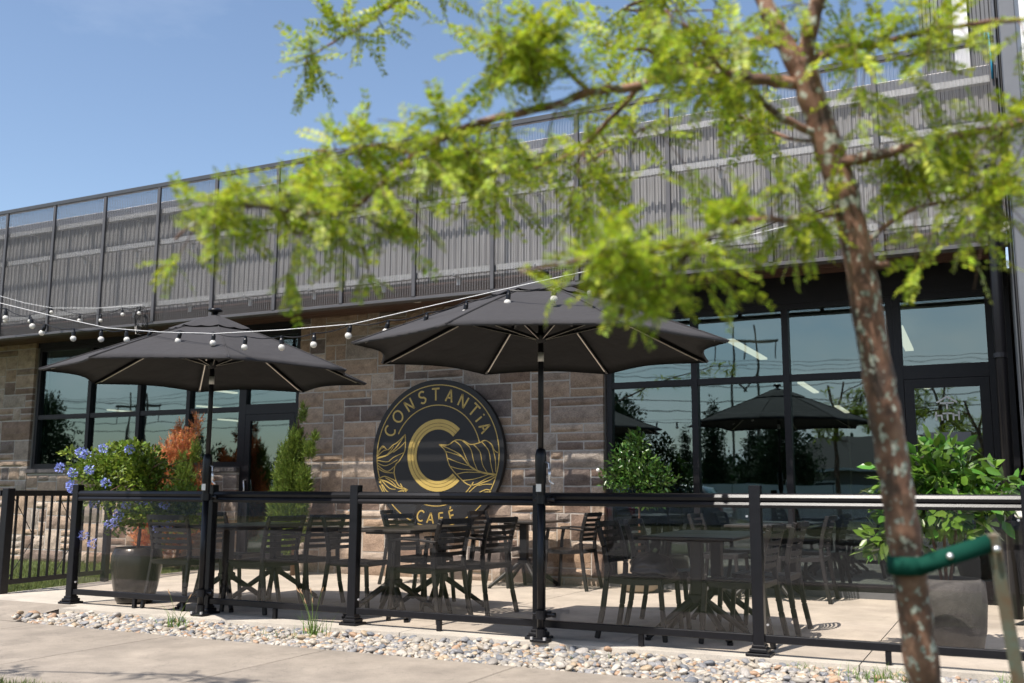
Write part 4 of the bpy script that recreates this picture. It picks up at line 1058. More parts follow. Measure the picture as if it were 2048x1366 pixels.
def foliage(parent, n, blobs, size, m, name='foliage', up_bias=.25, shell=.5, width=1.0, origin=(0, 0, 0), single=0, label=None):
    P, u = blob_points(n, blobs, shell); P = P-np.array(origin)
    D = u*.8+nr.normal(0, .55, (n, 3)); D[:, 2] += up_bias
    s = size*nr.uniform(.6, 1.25, n); Mx = dirs_to_mats(D, s)
    BV = LEAFV*np.array([1, width, 1])
    if single:
        front = np.argsort(P[:, 1])[:single*3]; pick = nr.choice(front, single, replace=False); rest = np.setdiff1d(np.arange(n), pick)
        lm = np_mesh('leaf', BV, LEAFF, m)
        for i in pick:
            o = put('leaf', lm, parent); M4 = Matrix(Mx[i].tolist()).to_4x4(); M4.translation = Vector(P[i]); o.matrix_local = M4
    else: rest = np.arange(n)
    return tag(put(name, scatter(name, BV, LEAFF, Mx[rest], P[rest], m), parent), kind='stuff')
def pot(parent, prof, m, n=40, soil_r=.2, soil_z=.4):
    MB().lathe(prof, (0, 0, 0), n).build('pot', m, parent, True)
    MB().lathe([(.001, soil_z), (soil_r, soil_z-.01)], (0, 0, 0), 24).build('soil', SOIL, parent)

# blue plumbago in the dark pot
pl = empty('potted_plumbago', (-7.50, 7.12, 0)); tag(pl, 'blue flowering shrub on a thin stem in a dark glazed pot at the left', 'potted plant')
pot(pl, [(.001, .01), (.16, .01), (.175, .03), (.205, .16), (.235, .34), (.232, .44), (.21, .505), (.195, .52), (.18, .505), (.18, .45)], POTD, soil_r=.185, soil_z=.47)
MB().tube([(0, 0, .45), (.01, .01, .7), (-.01, 0, 1.0)], [.018, .015, .013], 8).build('trunk', TWIG, pl, True)
for k in range(9):
    a = k*.7; e = Vector((math.cos(a)*.5*(1.1), math.sin(a)*.25, 1.15+.2*math.sin(k*1.7)))
    MB().tube([(-.01, 0, .9), Vector((0, 0, 1.05)).lerp(e, .5)+Vector((0, 0, .08)), e], [.008, .006, .003], 6).build('branch', TWIG, pl, True)
PBL = [((-.50, 0, 1.27), (.40, .24, .20)), ((-.1, 0, 1.30), (.36, .26, .22)), ((.08, 0, 1.20), (.24, .24, .20)), ((-.92, -.05, 1.42), (.17, .07, .05)), ((-.75, -.03, 1.25), (.2, .14, .10)), ((-.45, 0, 1.02), (.35, .2, .14)), ((.05, 0, .98), (.40, .24, .17)), ((.50, 0, .98), (.28, .2, .15)), ((.0, -.05, .82), (.2, .16, .14)), ((.30, -.05, .86), (.26, .16, .10)), ((-.25, -.05, .74), (.12, .08, .14)), ((-.62, -.04, .98), (.14, .1, .09)), ((-.2, 0, 1.48), (.30, .12, .06)), ((.62, 0, .86), (.16, .12, .12))]
foliage(pl, 9500, PBL, .044, PLUMB, width=2.0, shell=.35, single=150)
PET = np.array([(0, 0, 0), (.5, -.32, .12), (1, 0, .05), (.5, .32, .12)]); PETF = np.array([(0, 1, 2), (0, 2, 3)])
fo_ = [(-8.17, .98+.12), (-8.06, 1.42), (-7.97, 1.40), (-7.75, 1.45), (-7.42, 1.44), (-8.35, 1.27), (-8.14, 1.22), (-7.90, 1.25), (-8.12, 1.07), (-7.85, .99), (-7.83, .93), (-7.69, 1.12), (-7.38, .93), (-7.50, .83), (-7.60, .74), (-7.53, .76), (-7.22, .98), (-7.12, .97), (-7.00, .72), (-6.83, .75), (-7.92, .63), (-7.82, .55), (-6.93, .93)]
for i, (fx_, fz_) in enumerate(fo_):
    n = 60; u = nr.normal(size=(n, 3)); u[:, 1] -= .6; u /= np.linalg.norm(u, axis=1)[:, None]; P = u*.034
    Mx = dirs_to_mats(u+nr.normal(0, .6, (n, 3)), nr.uniform(.018, .030, n), 1.5)
    o = put('flower_head', scatter('flower_head', PET, PETF, Mx, P, BLUEF), pl, (fx_+7.50, -.24-.04*rnd.random(), fz_))

def cedar(x, y, h, wd, label, parts, name='cedar_tree', seed=1):
    t = empty(name, (x, y, -.02)); tag(t, label, 'tree')
    MB().tube([(0, 0, 0), (.02, 0, h*.5), (0, 0, h*.92)], [.035, .022, .006], 8).build('trunk', TWIG, t, True)
    for (n, blobs, m, nm) in parts:
        # cedar sprays: flat drooping-up fans
        P, u = blob_points(n, blobs, .45); D = u*.55+nr.normal(0, .3, (n, 3)); D[:, 2] += .75
        Mx = dirs_to_mats(D, nr.uniform(.06, .11, n), 1.2)
        FV = []; FF = []
        for k in range(7):
            tt = k/6; s_ = -1 if k % 2 else 1; o_ = len(FV)
            FV += [(tt*.8, 0, 0), (tt*.8+.22, s_*.34*(1.15-tt), .02), (tt*.8+.10, s_*.02, 0)]; FF.append((o_, o_+1, o_+2))
            FV += [(tt*.8, 0, 0), (tt*.8+.16, s_*.22*(1.15-tt), .06), (tt*.8+.26, 0, 0)]; FF.append((o_+3, o_+4, o_+5))
        tag(put(nm, scatter(nm, np.array(FV), np.array(FF), Mx, P, m), t), kind='stuff')
    return t
cedar(-10.15, 10.35, 2.1, .5, 'half dead cedar with rust brown foliage behind the blue flowering shrub',
      [(7500, [((.0, -.1, .9), (.30, .25, .75)), ((.12, -.1, 1.55), (.16, .16, .35)), ((-.45, 0, 1.0), (.18, .2, .5)), ((.3, 0, .9), (.2, .2, .5)), ((-.33, -.1, .45), (.42, .2, .38)), ((.20, 0, 1.95), (.07, .07, .18)), ((-.42, 0, 1.55), (.05, .05, .25)), ((-.1, 0, 1.88), (.09, .07, .13)), ((-.30, -.1, 1.30), (.22, .2, .35)), ((-.05, -.15, 1.45), (.2, .15, .35))], CEDARB, 'brown_foliage'),
       (3200, [((.22, -.2, 1.15), (.16, .14, .42)), ((.3, -.15, .8), (.22, .16, .3)), ((-.05, -.22, .6), (.2, .12, .3)), ((.3, -.1, 1.55), (.05, .06, .2))], CEDARG, 'green_foliage')])
cedar(-8.20, 10.35, 2.2, .5, 'bright green narrow cedar standing at the stone wall left of the sign',
      [(9500, [((-.10, 0, .80), (.25, .24, .6)), ((-.08, 0, 1.3), (.17, .18, .45)), ((-.02, 0, 1.65), (.09, .10, .28)), ((.07, 0, 2.04), (.03, .03, .16)), ((.20, 0, 1.58), (.07, .06, .12)), ((.28, 0, 1.74), (.035, .03, .09)), ((-.22, 0, 1.30), (.07, .1, .3)), ((.12, 0, 1.15), (.10, .1, .25))], CEDARG, 'foliage')])
# gardenia by the window
gd = empty('potted_gardenia', (-3.62, 10.45, 0)); tag(gd, 'round glossy green shrub in a low pot at the left end of the large window', 'potted plant')
pot(gd, [(.001, .01), (.15, .01), (.20, .05), (.235, .2), (.235, .33), (.215, .33), (.21, .28)], POTT, soil_r=.21, soil_z=.30)
MB().tube([(0, 0, .29), (.01, 0, .7), (0, 0, 1.1)], [.015, .013, .01], 8).build('trunk', TWIG, gd, True)
foliage(gd, 2500, [((-.05, 0, 1.35), (.30, .28, .26)), ((.12, 0, 1.20), (.28, .26, .2)), ((-.2, 0, 1.2), (.22, .2, .18)), ((-.02, 0, 1.6), (.14, .14, .14)), ((.1, 0, .98), (.2, .18, .1))], .062, GARD, width=1.15, shell=.5, single=60)
MB().ball((-.43, -.1, 1.30), .022, 8, 6).build('white_bud', WHITEB, gd, True)
# laurel in the big cement pot
la = empty('potted_laurel', (-.42, 7.55, 0)); tag(la, 'large leaved shrub in a tall grey cement pot behind the tree trunk', 'potted plant')
pot(la, [(.001, .01), (.19, .01), (.205, .02), (.235, .15), (.25, .34), (.242, .47), (.215, .49), (.208, .48), (.205, .42)], POTG, soil_r=.21, soil_z=.45)
for k in range(4):
    a = k*1.6; MB().tube([(math.cos(a)*.02, math.sin(a)*.02, .43), (math.cos(a)*.07, math.sin(a)*.06, .75), (math.cos(a)*.15, math.sin(a)*.12, 1.15)], [.012, .010, .005], 6).build('trunk', TWIG, la, True)
foliage(la, 1250, [((.0, 0, 1.20), (.36, .28, .2)), ((-.30, 0, 1.15), (.18, .2, .22)), ((.32, 0, 1.08), (.22, .2, .16)), ((.0, -.03, .95), (.42, .26, .26)), ((-.28, 0, .86), (.2, .2, .22)), ((.02, 0, 1.36), (.2, .18, .08)), ((-.38, 0, .72), (.14, .14, .14))], .115, LAUREL, width=1.4, shell=.4, single=240, up_bias=-.15)

# weeds in the gravel
def weed(x, y, n, h, label, spread=.06, seed=False, z=-.075):
    t = empty('weed_clump', (x, y, z)); tag(t, label, 'weed', 'weeds growing in the gravel strip')
    blades('blades', n, lambda: (rnd.gauss(0, spread), rnd.gauss(0, spread*.5), 0), h*.35, h, .006, WEEDM, parent=t, lean=.9)['kind'] = 'stuff'
    if seed:
        for k in range(seed):
            a = rnd.uniform(-.9, .9); hh = rnd.uniform(.25, .36); P = [Vector((0, 0, 0)), Vector((a*.05, 0, hh*.5)), Vector((a*.17, 0, hh))]
            s_ = MB().tube(P, [.002, .0015, .001], 5).build('stalk', WEEDM, t)
            MB().tube([P[2], P[2]+Vector((a*.03, 0, .02)), P[2]+Vector((a*.05, 0, .045))], [.001, .006, .001], 6).build('seed_head', SEED, s_)
weed(-6.15, 6.30, 46, .22, 'grassy weed with tall stalk in the gravel below the left umbrella pole', .07, 2)
weed(-4.87, 6.42, 60, .24, 'tall seeding grass clump in the gravel left of the second glass fence post', .05, 6)
weed(-5.10, 6.30, 60, .09, 'low green weed patch in the gravel beside the tall seeding grass', .10)
weed(-7.2, 6.42, 14, .07, 'small leafy weed near the left tip of the gravel strip', .03)
weed(-2.55, 6.50, 60, .07, 'low green weeds at the slab edge right of the right umbrella pole', .12)
weed(-1.25, 6.62, 50, .09, 'small grass tuft at the slab edge right of the last fence post', .05)
weed(-.75, 6.52, 150, .13, 'broad patch of weeds in the gravel left of the tree trunk', .12)
weed(.02, 6.62, 110, .15, 'leafy weeds in the gravel right of the tree trunk', .10)

# ================================================================== NEAR TREE
tree = empty('locust_tree', tuple(at(1858, 1480, 2.75).xy)+(-.08,)); tloc = Vector(tree.location)
tag(tree, 'young locust tree with lichen spotted trunk and feathery yellow green leaves in the foreground', 'tree')
def limb(name, pp, r0, r1, parent=tree, n=12, wob=.0):
    P = [at(*p)-tloc for p in pp]; Q = []
    Pv = [Vector(p) for p in P]
    for i in range(len(Pv)-1):
        p0 = Pv[max(i-1, 0)]; p1 = Pv[i]; p2 = Pv[i+1]; p3 = Pv[min(i+2, len(Pv)-1)]
        for k in range(5):
            t = k/5; q = .5*((2*p1)+(p2-p0)*t+(2*p0-5*p1+4*p2-p3)*t*t+(3*p1-p0-3*p2+p3)*t**3)
            q += Vector([rnd.uniform(-wob, wob) for _ in range(3)]); Q.append(q)
    Q.append(Pv[-1]); N_ = len(Q)
    rr = [(r0+(r1-r0)*(i/(N_-1))**.85)*(1+rnd.uniform(-.07, .09)) for i in range(N_)]
    MB().tube(Q, rr, n).build(name, BARK, parent, True); return Q
LIMBS = {}
tr_ = [(1880, 1700, 2.79), (1866, 1480, 2.77), (1850, 1366, 2.75), (1826, 1200, 2.73), (1804, 1050, 2.71), (1782, 900, 2.70), (1757, 760, 2.69), (1737, 640, 2.68), (1718, 520, 2.67), (1690, 400, 2.66), (1655, 290, 2.65), (1622, 190, 2.64), (1600, 120, 2.64)]
limb('trunk', tr_, .048, .036, n=18, wob=.0015)
LIMBS['leadl'] = limb('limb', [(1602, 150, 2.64), (1575, 95, 2.64), (1545, 40, 2.66), (1505, -60, 2.70), (1450, -220, 2.75)], .028, .020)
LIMBS['leadr'] = limb('limb', [(1604, 150, 2.64), (1620, 60, 2.62), (1645, -40, 2.60), (1680, -220, 2.62)], .024, .018)
LIMBS['main'] = limb('branch', [(1590, 168, 2.64), (1520, 158, 2.62), (1440, 148, 2.60), (1350, 148, 2.58), (1280, 172, 2.56), (1180, 185, 2.54), (1090, 215, 2.52), (1000, 235, 2.5), (910, 262, 2.48), (830, 310, 2.46), (760, 370, 2.45), (690, 425, 2.44), (600, 425, 2.42), (500, 410, 2.40), (420, 425, 2.40), (350, 480, 2.40)], .017, .003, wob=.003)
LIMBS['b3'] = limb('branch', [(1565, 90, 2.64), (1500, 84, 2.7), (1440, 112, 2.76), (1380, 130, 2.82), (1290, 100, 2.9), (1200, 90, 3.0)], .012, .004, wob=.003)
LIMBS['b1'] = limb('branch', [(1640, 268, 2.65), (1565, 235, 2.58), (1500, 180, 2.5), (1440, 130, 2.44), (1400, 80, 2.40), (1330, 20, 2.36)], .012, .004, wob=.003)
LIMBS['r1'] = limb('branch', [(1612, 128, 2.64), (1680, 95, 2.6), (1760, 88, 2.58), (1850, 62, 2.55), (1960, 45, 2.52), (2080, 40, 2.5)], .012, .005, wob=.003)
LIMBS['r2'] = limb('branch', [(1660, 330, 2.65), (1740, 312, 2.60), (1830, 290, 2.57), (1900, 278, 2.54), (2000, 252, 2.5), (2100, 240, 2.48)], .017, .007, wob=.004)
LIMBS['low'] = limb('branch', [(1690, 420, 2.66), (1600, 440, 2.5), (1500, 440, 2.38), (1400, 480, 2.28), (1280, 505, 2.2), (1160, 520, 2.15), (1040, 545, 2.12)], .010, .003, wob=.003)
LIMBS['low2'] = limb('branch', [(1400, 480, 2.28), (1330, 560, 2.26), (1270, 600, 2.25), (1225, 650, 2.24)], .005, .002)
LIMBS['up'] = limb('branch', [(1180, 185, 2.54), (1110, 120, 2.5), (1050, 70, 2.48), (1000, 120, 2.46)], .007, .002, wob=.002)
LIMBS['sec'] = limb('branch', [(1280, 172, 2.56), (1200, 260, 2.7), (1120, 320, 2.78), (1000, 345, 2.84), (900, 365, 2.88)], .007, .002, wob=.003)
LIMBS['sec2'] = limb('branch', [(830, 310, 2.46), (760, 290, 2.5), (690, 300, 2.55), (600, 300, 2.6)], .006, .002, wob=.002)
LIMBS['ext'] = limb('branch', [(1280, 172, 2.56), (1150, 330, 2.85), (1300, 250, 2.9)], .004, .002)
LIMBS['right3'] = limb('branch', [(1720, 500, 2.67), (1800, 430, 2.62), (1900, 400, 2.58), (2000, 380, 2.5)], .008, .003, wob=.003)
LIMBS['topl'] = limb('branch', [(1505, -60, 2.70), (1200, -120, 2.9), (980, -70, 3.0), (840, -25, 3.05), (740, 40, 3.05), (650, 95, 3.05), (590, 125, 3.05)], .010, .002, wob=.003)
LIMBS['topm'] = limb('branch', [(1505, -60, 2.70), (1350, -20, 2.85), (1250, 20, 3.0), (1450, 20, 3.0)], .006, .002)
LIMBS['backr'] = limb('branch', [(1655, 290, 2.65), (1560, 270, 2.95), (1480, 230, 3.1), (1400, 210, 3.2)], .007, .003, wob=.003)
limb('branch_stub', [(1738, 530, 2.67), (1760, 531, 2.64), (1778, 528, 2.62)], .012, .009)
limb('broken_stub', [(1695, 385, 2.66), (1712, 370, 2.63)], .012, .010)
# compound leaves
def compound(seed):
    rg = random.Random(seed); V = []; F = []
    n = rg.choice((8, 9, 9, 10)); L = 1.0
    for i in range(n):
        t = (i+1.2)/(n+1.2); x = t*L; z = -.18*t*t
        ln = .19*(1-.35*abs(t-.5)*1.6)*rg.uniform(.85, 1.1)
        for s_ in (-1, 1):
            an = R(62+rg.uniform(-12, 12)); dx, dy = math.cos(an)*ln, math.sin(an)*ln*s_; dz = rg.uniform(-.05, .03)
            wx, wy = -math.sin(an)*ln*.25, math.cos(an)*ln*.25*s_
            o_ = len(V)
            V += [(x, 0, z), (x+dx*.4+wx, dy*.4+wy, z+dz*.4+.01), (x+dx, dy, z+dz), (x+dx*.45-wx, dy*.45-wy, z+dz*.4-.01)]
            F += [(o_, o_+1, o_+2), (o_, o_+2, o_+3)]
    o_ = len(V)
    V += [(0, -.006, 0), (.5, -.006, -.045), (1, 0, -.18), (.5, .006, -.045), (0, .006, 0)]; F += [(o_, o_+1, o_+4), (o_+4, o_+1, o_+3), (o_+1, o_+2, o_+3)]
    return np.array(V), np.array(F)
CL = [compound(s_) for s_ in range(5)]
NF = min(len(c[1]) for c in CL)
LP = []; LD = []; LS = []
def spray(Q, n, lo=0.0, hi=1.0, ln=.16, spread=.10, droop=.35, size=.122, per=6):
    """short leafy shoots off a branch line"""
    N_ = len(Q)
    for k in range(n):
        t = rnd.uniform(lo, hi)*(N_-1); i = min(int(t), N_-2); p = Q[i].lerp(Q[i+1], t-i)
        ax = (Q[i+1]-Q[i]).normalized()
        d_ = Vector((rnd.gauss(0, 1), rnd.gauss(0, 1), rnd.gauss(0, .75)))
        d_ = (d_-ax*d_.dot(ax)*.6).normalized(); l = ln*rnd.uniform(.35, 1.3)
        pts_ = [p+d_*l*q+Vector((0, 0, -droop*l*q*q)) for q in (0, .35, .7, 1)]
        TW.tube(pts_, [.0022, .0018, .0014, .0009], 5, caps=False)
        for j in range(per):
            q = rnd.uniform(.15, 1.0); pp = p+d_*l*q+Vector((0, 0, -droop*l*q*q))
            e = (d_*.5+Vector((rnd.gauss(0, .7), rnd.gauss(0, .7), rnd.gauss(-.15, .5)))).normalized()
            LP.append(pp); LD.append(e); LS.append(size*rnd.uniform(.65, 1.25))
TW = MB()
spray(LIMBS['main'], 15, .30, .56, .16, size=.118)
spray(LIMBS['main'], 28, .50, .80, .17, size=.118)
spray(LIMBS['main'], 28, .74, .96, .11, size=.112)
spray(LIMBS['b3'], 15, .3, 1.0, .14)
spray(LIMBS['b1'], 17, .4, 1.0, .15)
spray(LIMBS['r1'], 22, .15, 1.0, .15)
spray(LIMBS['r2'], 26, .2, 1.0, .16)
spray(LIMBS['low'], 52, .05, .82, .12, size=.112)
spray(LIMBS['low2'], 4, .3, 1.0, .06, size=.10)
spray(LIMBS['up'], 23, .2, 1.0, .12)
spray(LIMBS['sec'], 19, .35, 1.0, .12)
spray(LIMBS['sec2'], 14, .2, 1.0, .10)
spray(LIMBS['ext'], 11, .2, 1.0, .16)
spray(LIMBS['right3'], 23, .2, 1.0, .18)
spray(LIMBS['topl'], 13, .60, .96, .09)
spray(LIMBS['topl'], 4, .25, .55, .16)
spray(LIMBS['topm'], 18, .2, 1.0, .12)
spray(LIMBS['backr'], 9, .3, 1.0, .14)
spray(LIMBS['leadr'], 7, .2, 1.0, .16)
LP = np.array([p[:] for p in LP]); LD = np.array([p[:] for p in LD]); LS = np.array(LS)
MX = dirs_to_mats(LD, LS, .45)
print('compound leaves', len(LP))
TW.build('twigs', TWIG, tree)['kind'] = 'stuff'
dist = np.linalg.norm(LP+np.array(tloc)-np.array(CAM), axis=1)
order = np.argsort(dist); pick = order[:300]; rest = order[300:]
LOCUSTO = mat('locust_leaf_single', (.34, .40, .028), .5, island=.55, trans=.45)
lm = [np_mesh('leaf', c[0], c[1], LOCUSTO) for c in CL]
for j, i in enumerate(pick):
    o = put('leaf', lm[j % 5], tree); M4 = Matrix(MX[i].tolist()).to_4x4(); M4.translation = Vector(LP[i]); o.matrix_local = M4
for q in range(5):
    r_ = rest[q::5]; tag(put('foliage', scatter('foliage', CL[q][0], CL[q][1], MX[r_], LP[r_], LOCUST), tree), kind='stuff')
for (x_, y_, s_, rz_, lb_) in ((-2.0, -14.5, 1.9, 20, 'young locust tree across the road, mirrored in the right hand door glass'), (-5.2, -14.2, 1.8, 190, 'young locust tree across the road, mirrored beside the near trunk'), (-17.2, -14.6, 2.0, 80, 'young locust tree across the road, mirrored at the left end of the large window')):
    t3 = tree.copy(); COL.objects.link(t3); t3.location = (x_, y_, -.2); t3.scale = (s_, s_, s_); t3.rotation_euler = (0, 0, R(rz_)); t3['label'] = lb_
    for ch in list(tree.children):
        if not ch.name.startswith('leaf'):
            c_ = ch.copy(); COL.objects.link(c_); c_.parent = t3
t2 = empty('locust_tree', (-8.6, 1.4, -.08)); t2.scale = (1.12, 1.12, 1.12); tag(t2, 'second locust tree beside the sidewalk, just outside the left edge of the photograph', 'tree')
def limb3(name, P, r0, r1, n=10):
    P = [Vector(p) for p in P]; k = len(P); MB().tube(P, [r0+(r1-r0)*i/(k-1) for i in range(k)], n).build(name, BARK, t2, True); return P
limb3('trunk', [(0, 0, 0), (.05, .05, 1.2), (.1, .0, 2.2), (.05, -.1, 3.2), (-.1, -.2, 4.4)], .055, .02)
LP, LD, LS = [], [], []; TW = MB()
for P, n_, ln_ in (([(.1, 0, 2.1), (1.0, .4, 2.7), (2.1, .8, 3.05), (3.1, 1.05, 3.25), (3.75, 1.15, 3.2)], 30, .12), ([(.05, -.1, 3.0), (-.9, -.3, 3.6), (-1.8, -.6, 3.9)], 30, .3), ([(.0, -.1, 3.4), (.6, -1.0, 4.1), (.9, -1.7, 4.3)], 30, .3), ([(0, -.1, 3.8), (-.4, .5, 4.7), (-.6, .8, 5.1)], 30, .3)):
    Q = limb3('branch', P, .018, .004); Q2 = []
    for i in range(len(Q)-1): Q2 += [Q[i].lerp(Q[i+1], t/4) for t in range(4)]
    spray(Q2+[Q[-1]], n_, .35, 1.0, ln_)
LP = np.array([p[:] for p in LP]); LD = np.array([p[:] for p in LD]); LS = np.array(LS); MX = dirs_to_mats(LD, LS, .45)
TW.build('twigs', TWIG, t2)['kind'] = 'stuff'
for q in range(5): tag(put('foliage', scatter('foliage', CL[q][0], CL[q][1], MX[q::5], LP[q::5], LOCUST), t2), kind='stuff')
# stake and tie
s0, s1 = at(1985, 1068, 2.6), at(2058, 1480, 2.66)
stk = MB(); stk.bar(s0, s1, .034, .010, upv=(-.3, -1, 0), bev=.002); stk.bar(s0+Vector((0, .012, 0)), s1+Vector((0, .012, 0)), .006, .028, upv=(-.3, -1, 0))
sto = stk.build('tree_stake', STAKEM); tag(sto, 'grey green metal stake leaning beside the trunk in the lower right corner', 'stake')
MB().ball(at(1993, 1098, 2.585), .009, 10, 6).build('bolt', BOLT, sto, True)
bt = at(2058, 1480, 2.66); MB().bar(bt, Vector((bt.x+.02, bt.y+.0, -.2)), .034, .010, upv=(-.3, -1, 0)).build('stake_foot', STAKEM, sto)
tie = MB()
tc_ = at(1812, 1130, 2.71); P = []
for k in range(13):
    a = R(20+k*25); P.append(tc_+Vector((math.cos(a)*.049, math.sin(a)*.049, -.004*k*.3)))
e1 = at(1900, 1112, 2.62); e2 = at(1982, 1085, 2.60)
P = [e2+Vector((0, .012, 0)), e1+Vector((0, .03, 0)), tc_+Vector((.045, .03, .005))]+[tc_+Vector((math.cos(R(a))*.05, math.sin(R(a))*.05, 0)) for a in range(45, 330, 20)]+[e1, e2]
vs = []
for p in P: vs += [p+Vector((0, 0, .024)), p-Vector((0, 0, .025))]
n = len(P); tie.add(vs, [(2*i, 2*i+1, 2*i+3, 2*i+2) for i in range(n-1)])
tio = tie.build('tree_tie', GREENTIE, None, True); tag(tio, 'dark green webbing strap looped round the trunk and bolted to the stake', 'strap')
sm_ = tio.modifiers.new('thick', 'SOLIDIFY'); sm_.thickness = .003
MB().ball(e1+Vector((0, -.006, 0)), .009, 10, 6).build('bolt', BOLT, tio, True)

# ================================================================== BEHIND THE CAMERA (seen mirrored in the glass)
def bgtree(proto, x, y, s_, label):
    o = copy_tree(proto) if proto.get('used') else proto; proto['used'] = 1
    o.location = (x, y, -.24); o.scale = (s_, s_, s_*rnd.uniform(.9, 1.15)); o.rotation_euler = (0, 0, rnd.uniform(0, 6)); o['label'] = label
def mk_bgtree(name, blobs, n, size, h):
    t = empty(name); tag(t, 'x', 'tree', 'trees across the road, mirrored in the glass')
    MB().tube([(0, 0, 0), (.1, 0, h*.5), (0, 0, h*.85)], [.22, .15, .05], 8).build('trunk', TWIG, t, True)
    foliage(t, n, blobs, size, TREEF, name='crown', width=1.8, shell=.3); return t
dec = mk_bgtree('maple_tree', [((0, 0, 5), (2.6, 2.6, 2.6)), ((1.3, .4, 3.8), (1.7, 1.7, 1.5)), ((-1.4, -.3, 4.0), (1.7, 1.7, 1.6)), ((.2, 0, 6.8), (1.5, 1.5, 1.5))], 9000, .24, 7)
con = mk_bgtree('spruce_tree', [((0, 0, 2), (1.9, 1.9, 1.3)), ((0, 0, 3.6), (1.5, 1.5, 1.3)), ((0, 0, 5.4), (1.05, 1.05, 1.4)), ((0, 0, 7.2), (.55, .55, 1.4))], 8000, .20, 8)
for i, (pr0, X_, Y_, s_) in enumerate(((con, -13.6, -29, .70), (con, -15.6, -31, .62), (dec, -19.5, -31, .80), (dec, -9.9, -29, .62), (dec, -21.5, -36, .8), (con, -12.3, -33, .66), (con, -45.5, -30, .72), (con, -49.5, -30, .66), (dec, -64, -29, .95), (dec, -2, -64, .75), (con, -7.5, -58, .8), (con, -17, -60, .9), (dec, 12, -52, .8), (dec, 3, -26, .62), (con, -56, -36, .7), (dec, -80, -34, 1.0))):
    bgtree(pr0, X_, Y_, s_, 'broad leafy tree across the road, mirrored dark in the window glass' if pr0 is dec else 'dark spruce across the road, mirrored in the window glass')

# house with a dark roof behind a pale board fence
def house(x, y, wd, dp, label):
    t = empty('house', (x, y, -.24)); tag(t, label, 'house')
    MB().b2(-wd/2, wd/2, -dp/2, dp/2, 0, 2.7).build('wall', HWALL, t)
    r_ = MB(); X_, Y_ = wd/2+.5, dp/2+.5
    r_.add([(-X_, Y_, 2.6), (X_, Y_, 2.6), (X_, -Y_, 2.6), (-X_, -Y_, 2.6), (-X_+2, 0, 4.9), (X_-2, 0, 4.9)], [(0, 1, 5, 4), (2, 3, 4, 5), (1, 2, 5), (3, 0, 4), (3, 2, 1, 0)])
    r_.build('roof', BROOF, t)
    for k in range(3):
        f = MB(); xx = -wd/3+k*wd/3; f.b2(xx-.7, xx+.7, dp/2, dp/2+.06, .9, 2.1); fo = f.build('window', HTRIM, t)
        MB().b2(xx-.6, xx+.6, dp/2+.061, dp/2+.07, 1.0, 2.0).build('pane', BLACK, fo)
    MB().b2(-wd/2-.5, wd/2+.5, dp/2+.5, dp/2+.56, 2.52, 2.68).build('gutter', HTRIM, t)
house(-4.5, -43, 15, 9, 'low house with dark hipped roof mirrored in the right window panes')
house(-30, -48, 14, 9, 'low dark roofed house mirrored behind trees in the left windows')
wf = empty('board_fence', (0, -26.5, -.24)); tag(wf, 'pale board fence along the far lawn, mirrored in the window glass', 'fence')
fm = MB().b2(0, 2.36, 0, .04, .05, 1.75).mesh('fence_panel', HTRIM)
for k in range(-22, 14): put('fence_panel', fm, wf, (k*2.4, 0, 0))
# timber H-frame pylon with insulators
def pylon(x, y, h, label):
    t = empty('power_pylon', (x, y, -.24)); tag(t, label, 'pylon')
    for s_ in (-1, 1): MB().tube([(s_*2.2, 0, 0), (s_*1.7, 0, h)], [.25, .15], 8).build('mast', WOODP, t)
    MB().bar((-5, 0, h-2.2), (5, 0, h-2.2), .25, .35).build('crossarm', WOODP, t)
    for s_ in (-1, 1): MB().bar((s_*1.95, 0, h-7), (-s_*.2, 0, h-9.5), .15, .2).build('brace', WOODP, t)
    for xx in (-4.6, 0, 4.6):
        MB().tube([(xx, 0, h-2.3), (xx, 0, h-5)], .12, 6).build('insulator', CARP, t)
    return t
pylon(-34, -125, 26, 'timber H frame power pylon mirrored above the umbrella in the right windows')
pylon(-125, -95, 17, 'timber H frame power pylon mirrored in the left window')
ln = empty('power_lines', (0, 0, 0)); tag(ln, 'thin sagging power lines mirrored across the window panes', 'power lines')
for q, (yy, zz) in enumerate(((-124, 21), (-121, 21.2), (-128, 20.8), (-70, 13.5), (-69, 12.6), (-60, 10.5), (-60, 9.6))):
    for sp_ in range(5):
        x0 = -190+sp_*72; P = [(x0+72*i/12, yy, zz-2.0*4*(i/12)*(1-i/12)) for i in range(13)]
        MB().tube(P, .035, 4, caps=False).build('wire', BLACK, ln)
# street lamp on the boulevard behind
lp_ = empty('street_lamp', (3.1, .6, -.08)); tag(lp_, 'dark street lamp post mirrored in the right hand door glass', 'street lamp')
MB().tube([(0, 0, 0), (0, 0, .5), (0, 0, 4.1)], [.09, .06, .045], 12).build('pole', BLACK, lp_, True)
MB().lathe([(.05, 4.1), (.16, 4.18), (.20, 4.55), (.22, 4.6), (.05, 4.85), (.02, 5.0)], (0, 0, 0), 16).build('lantern', BLACK, lp_, True)

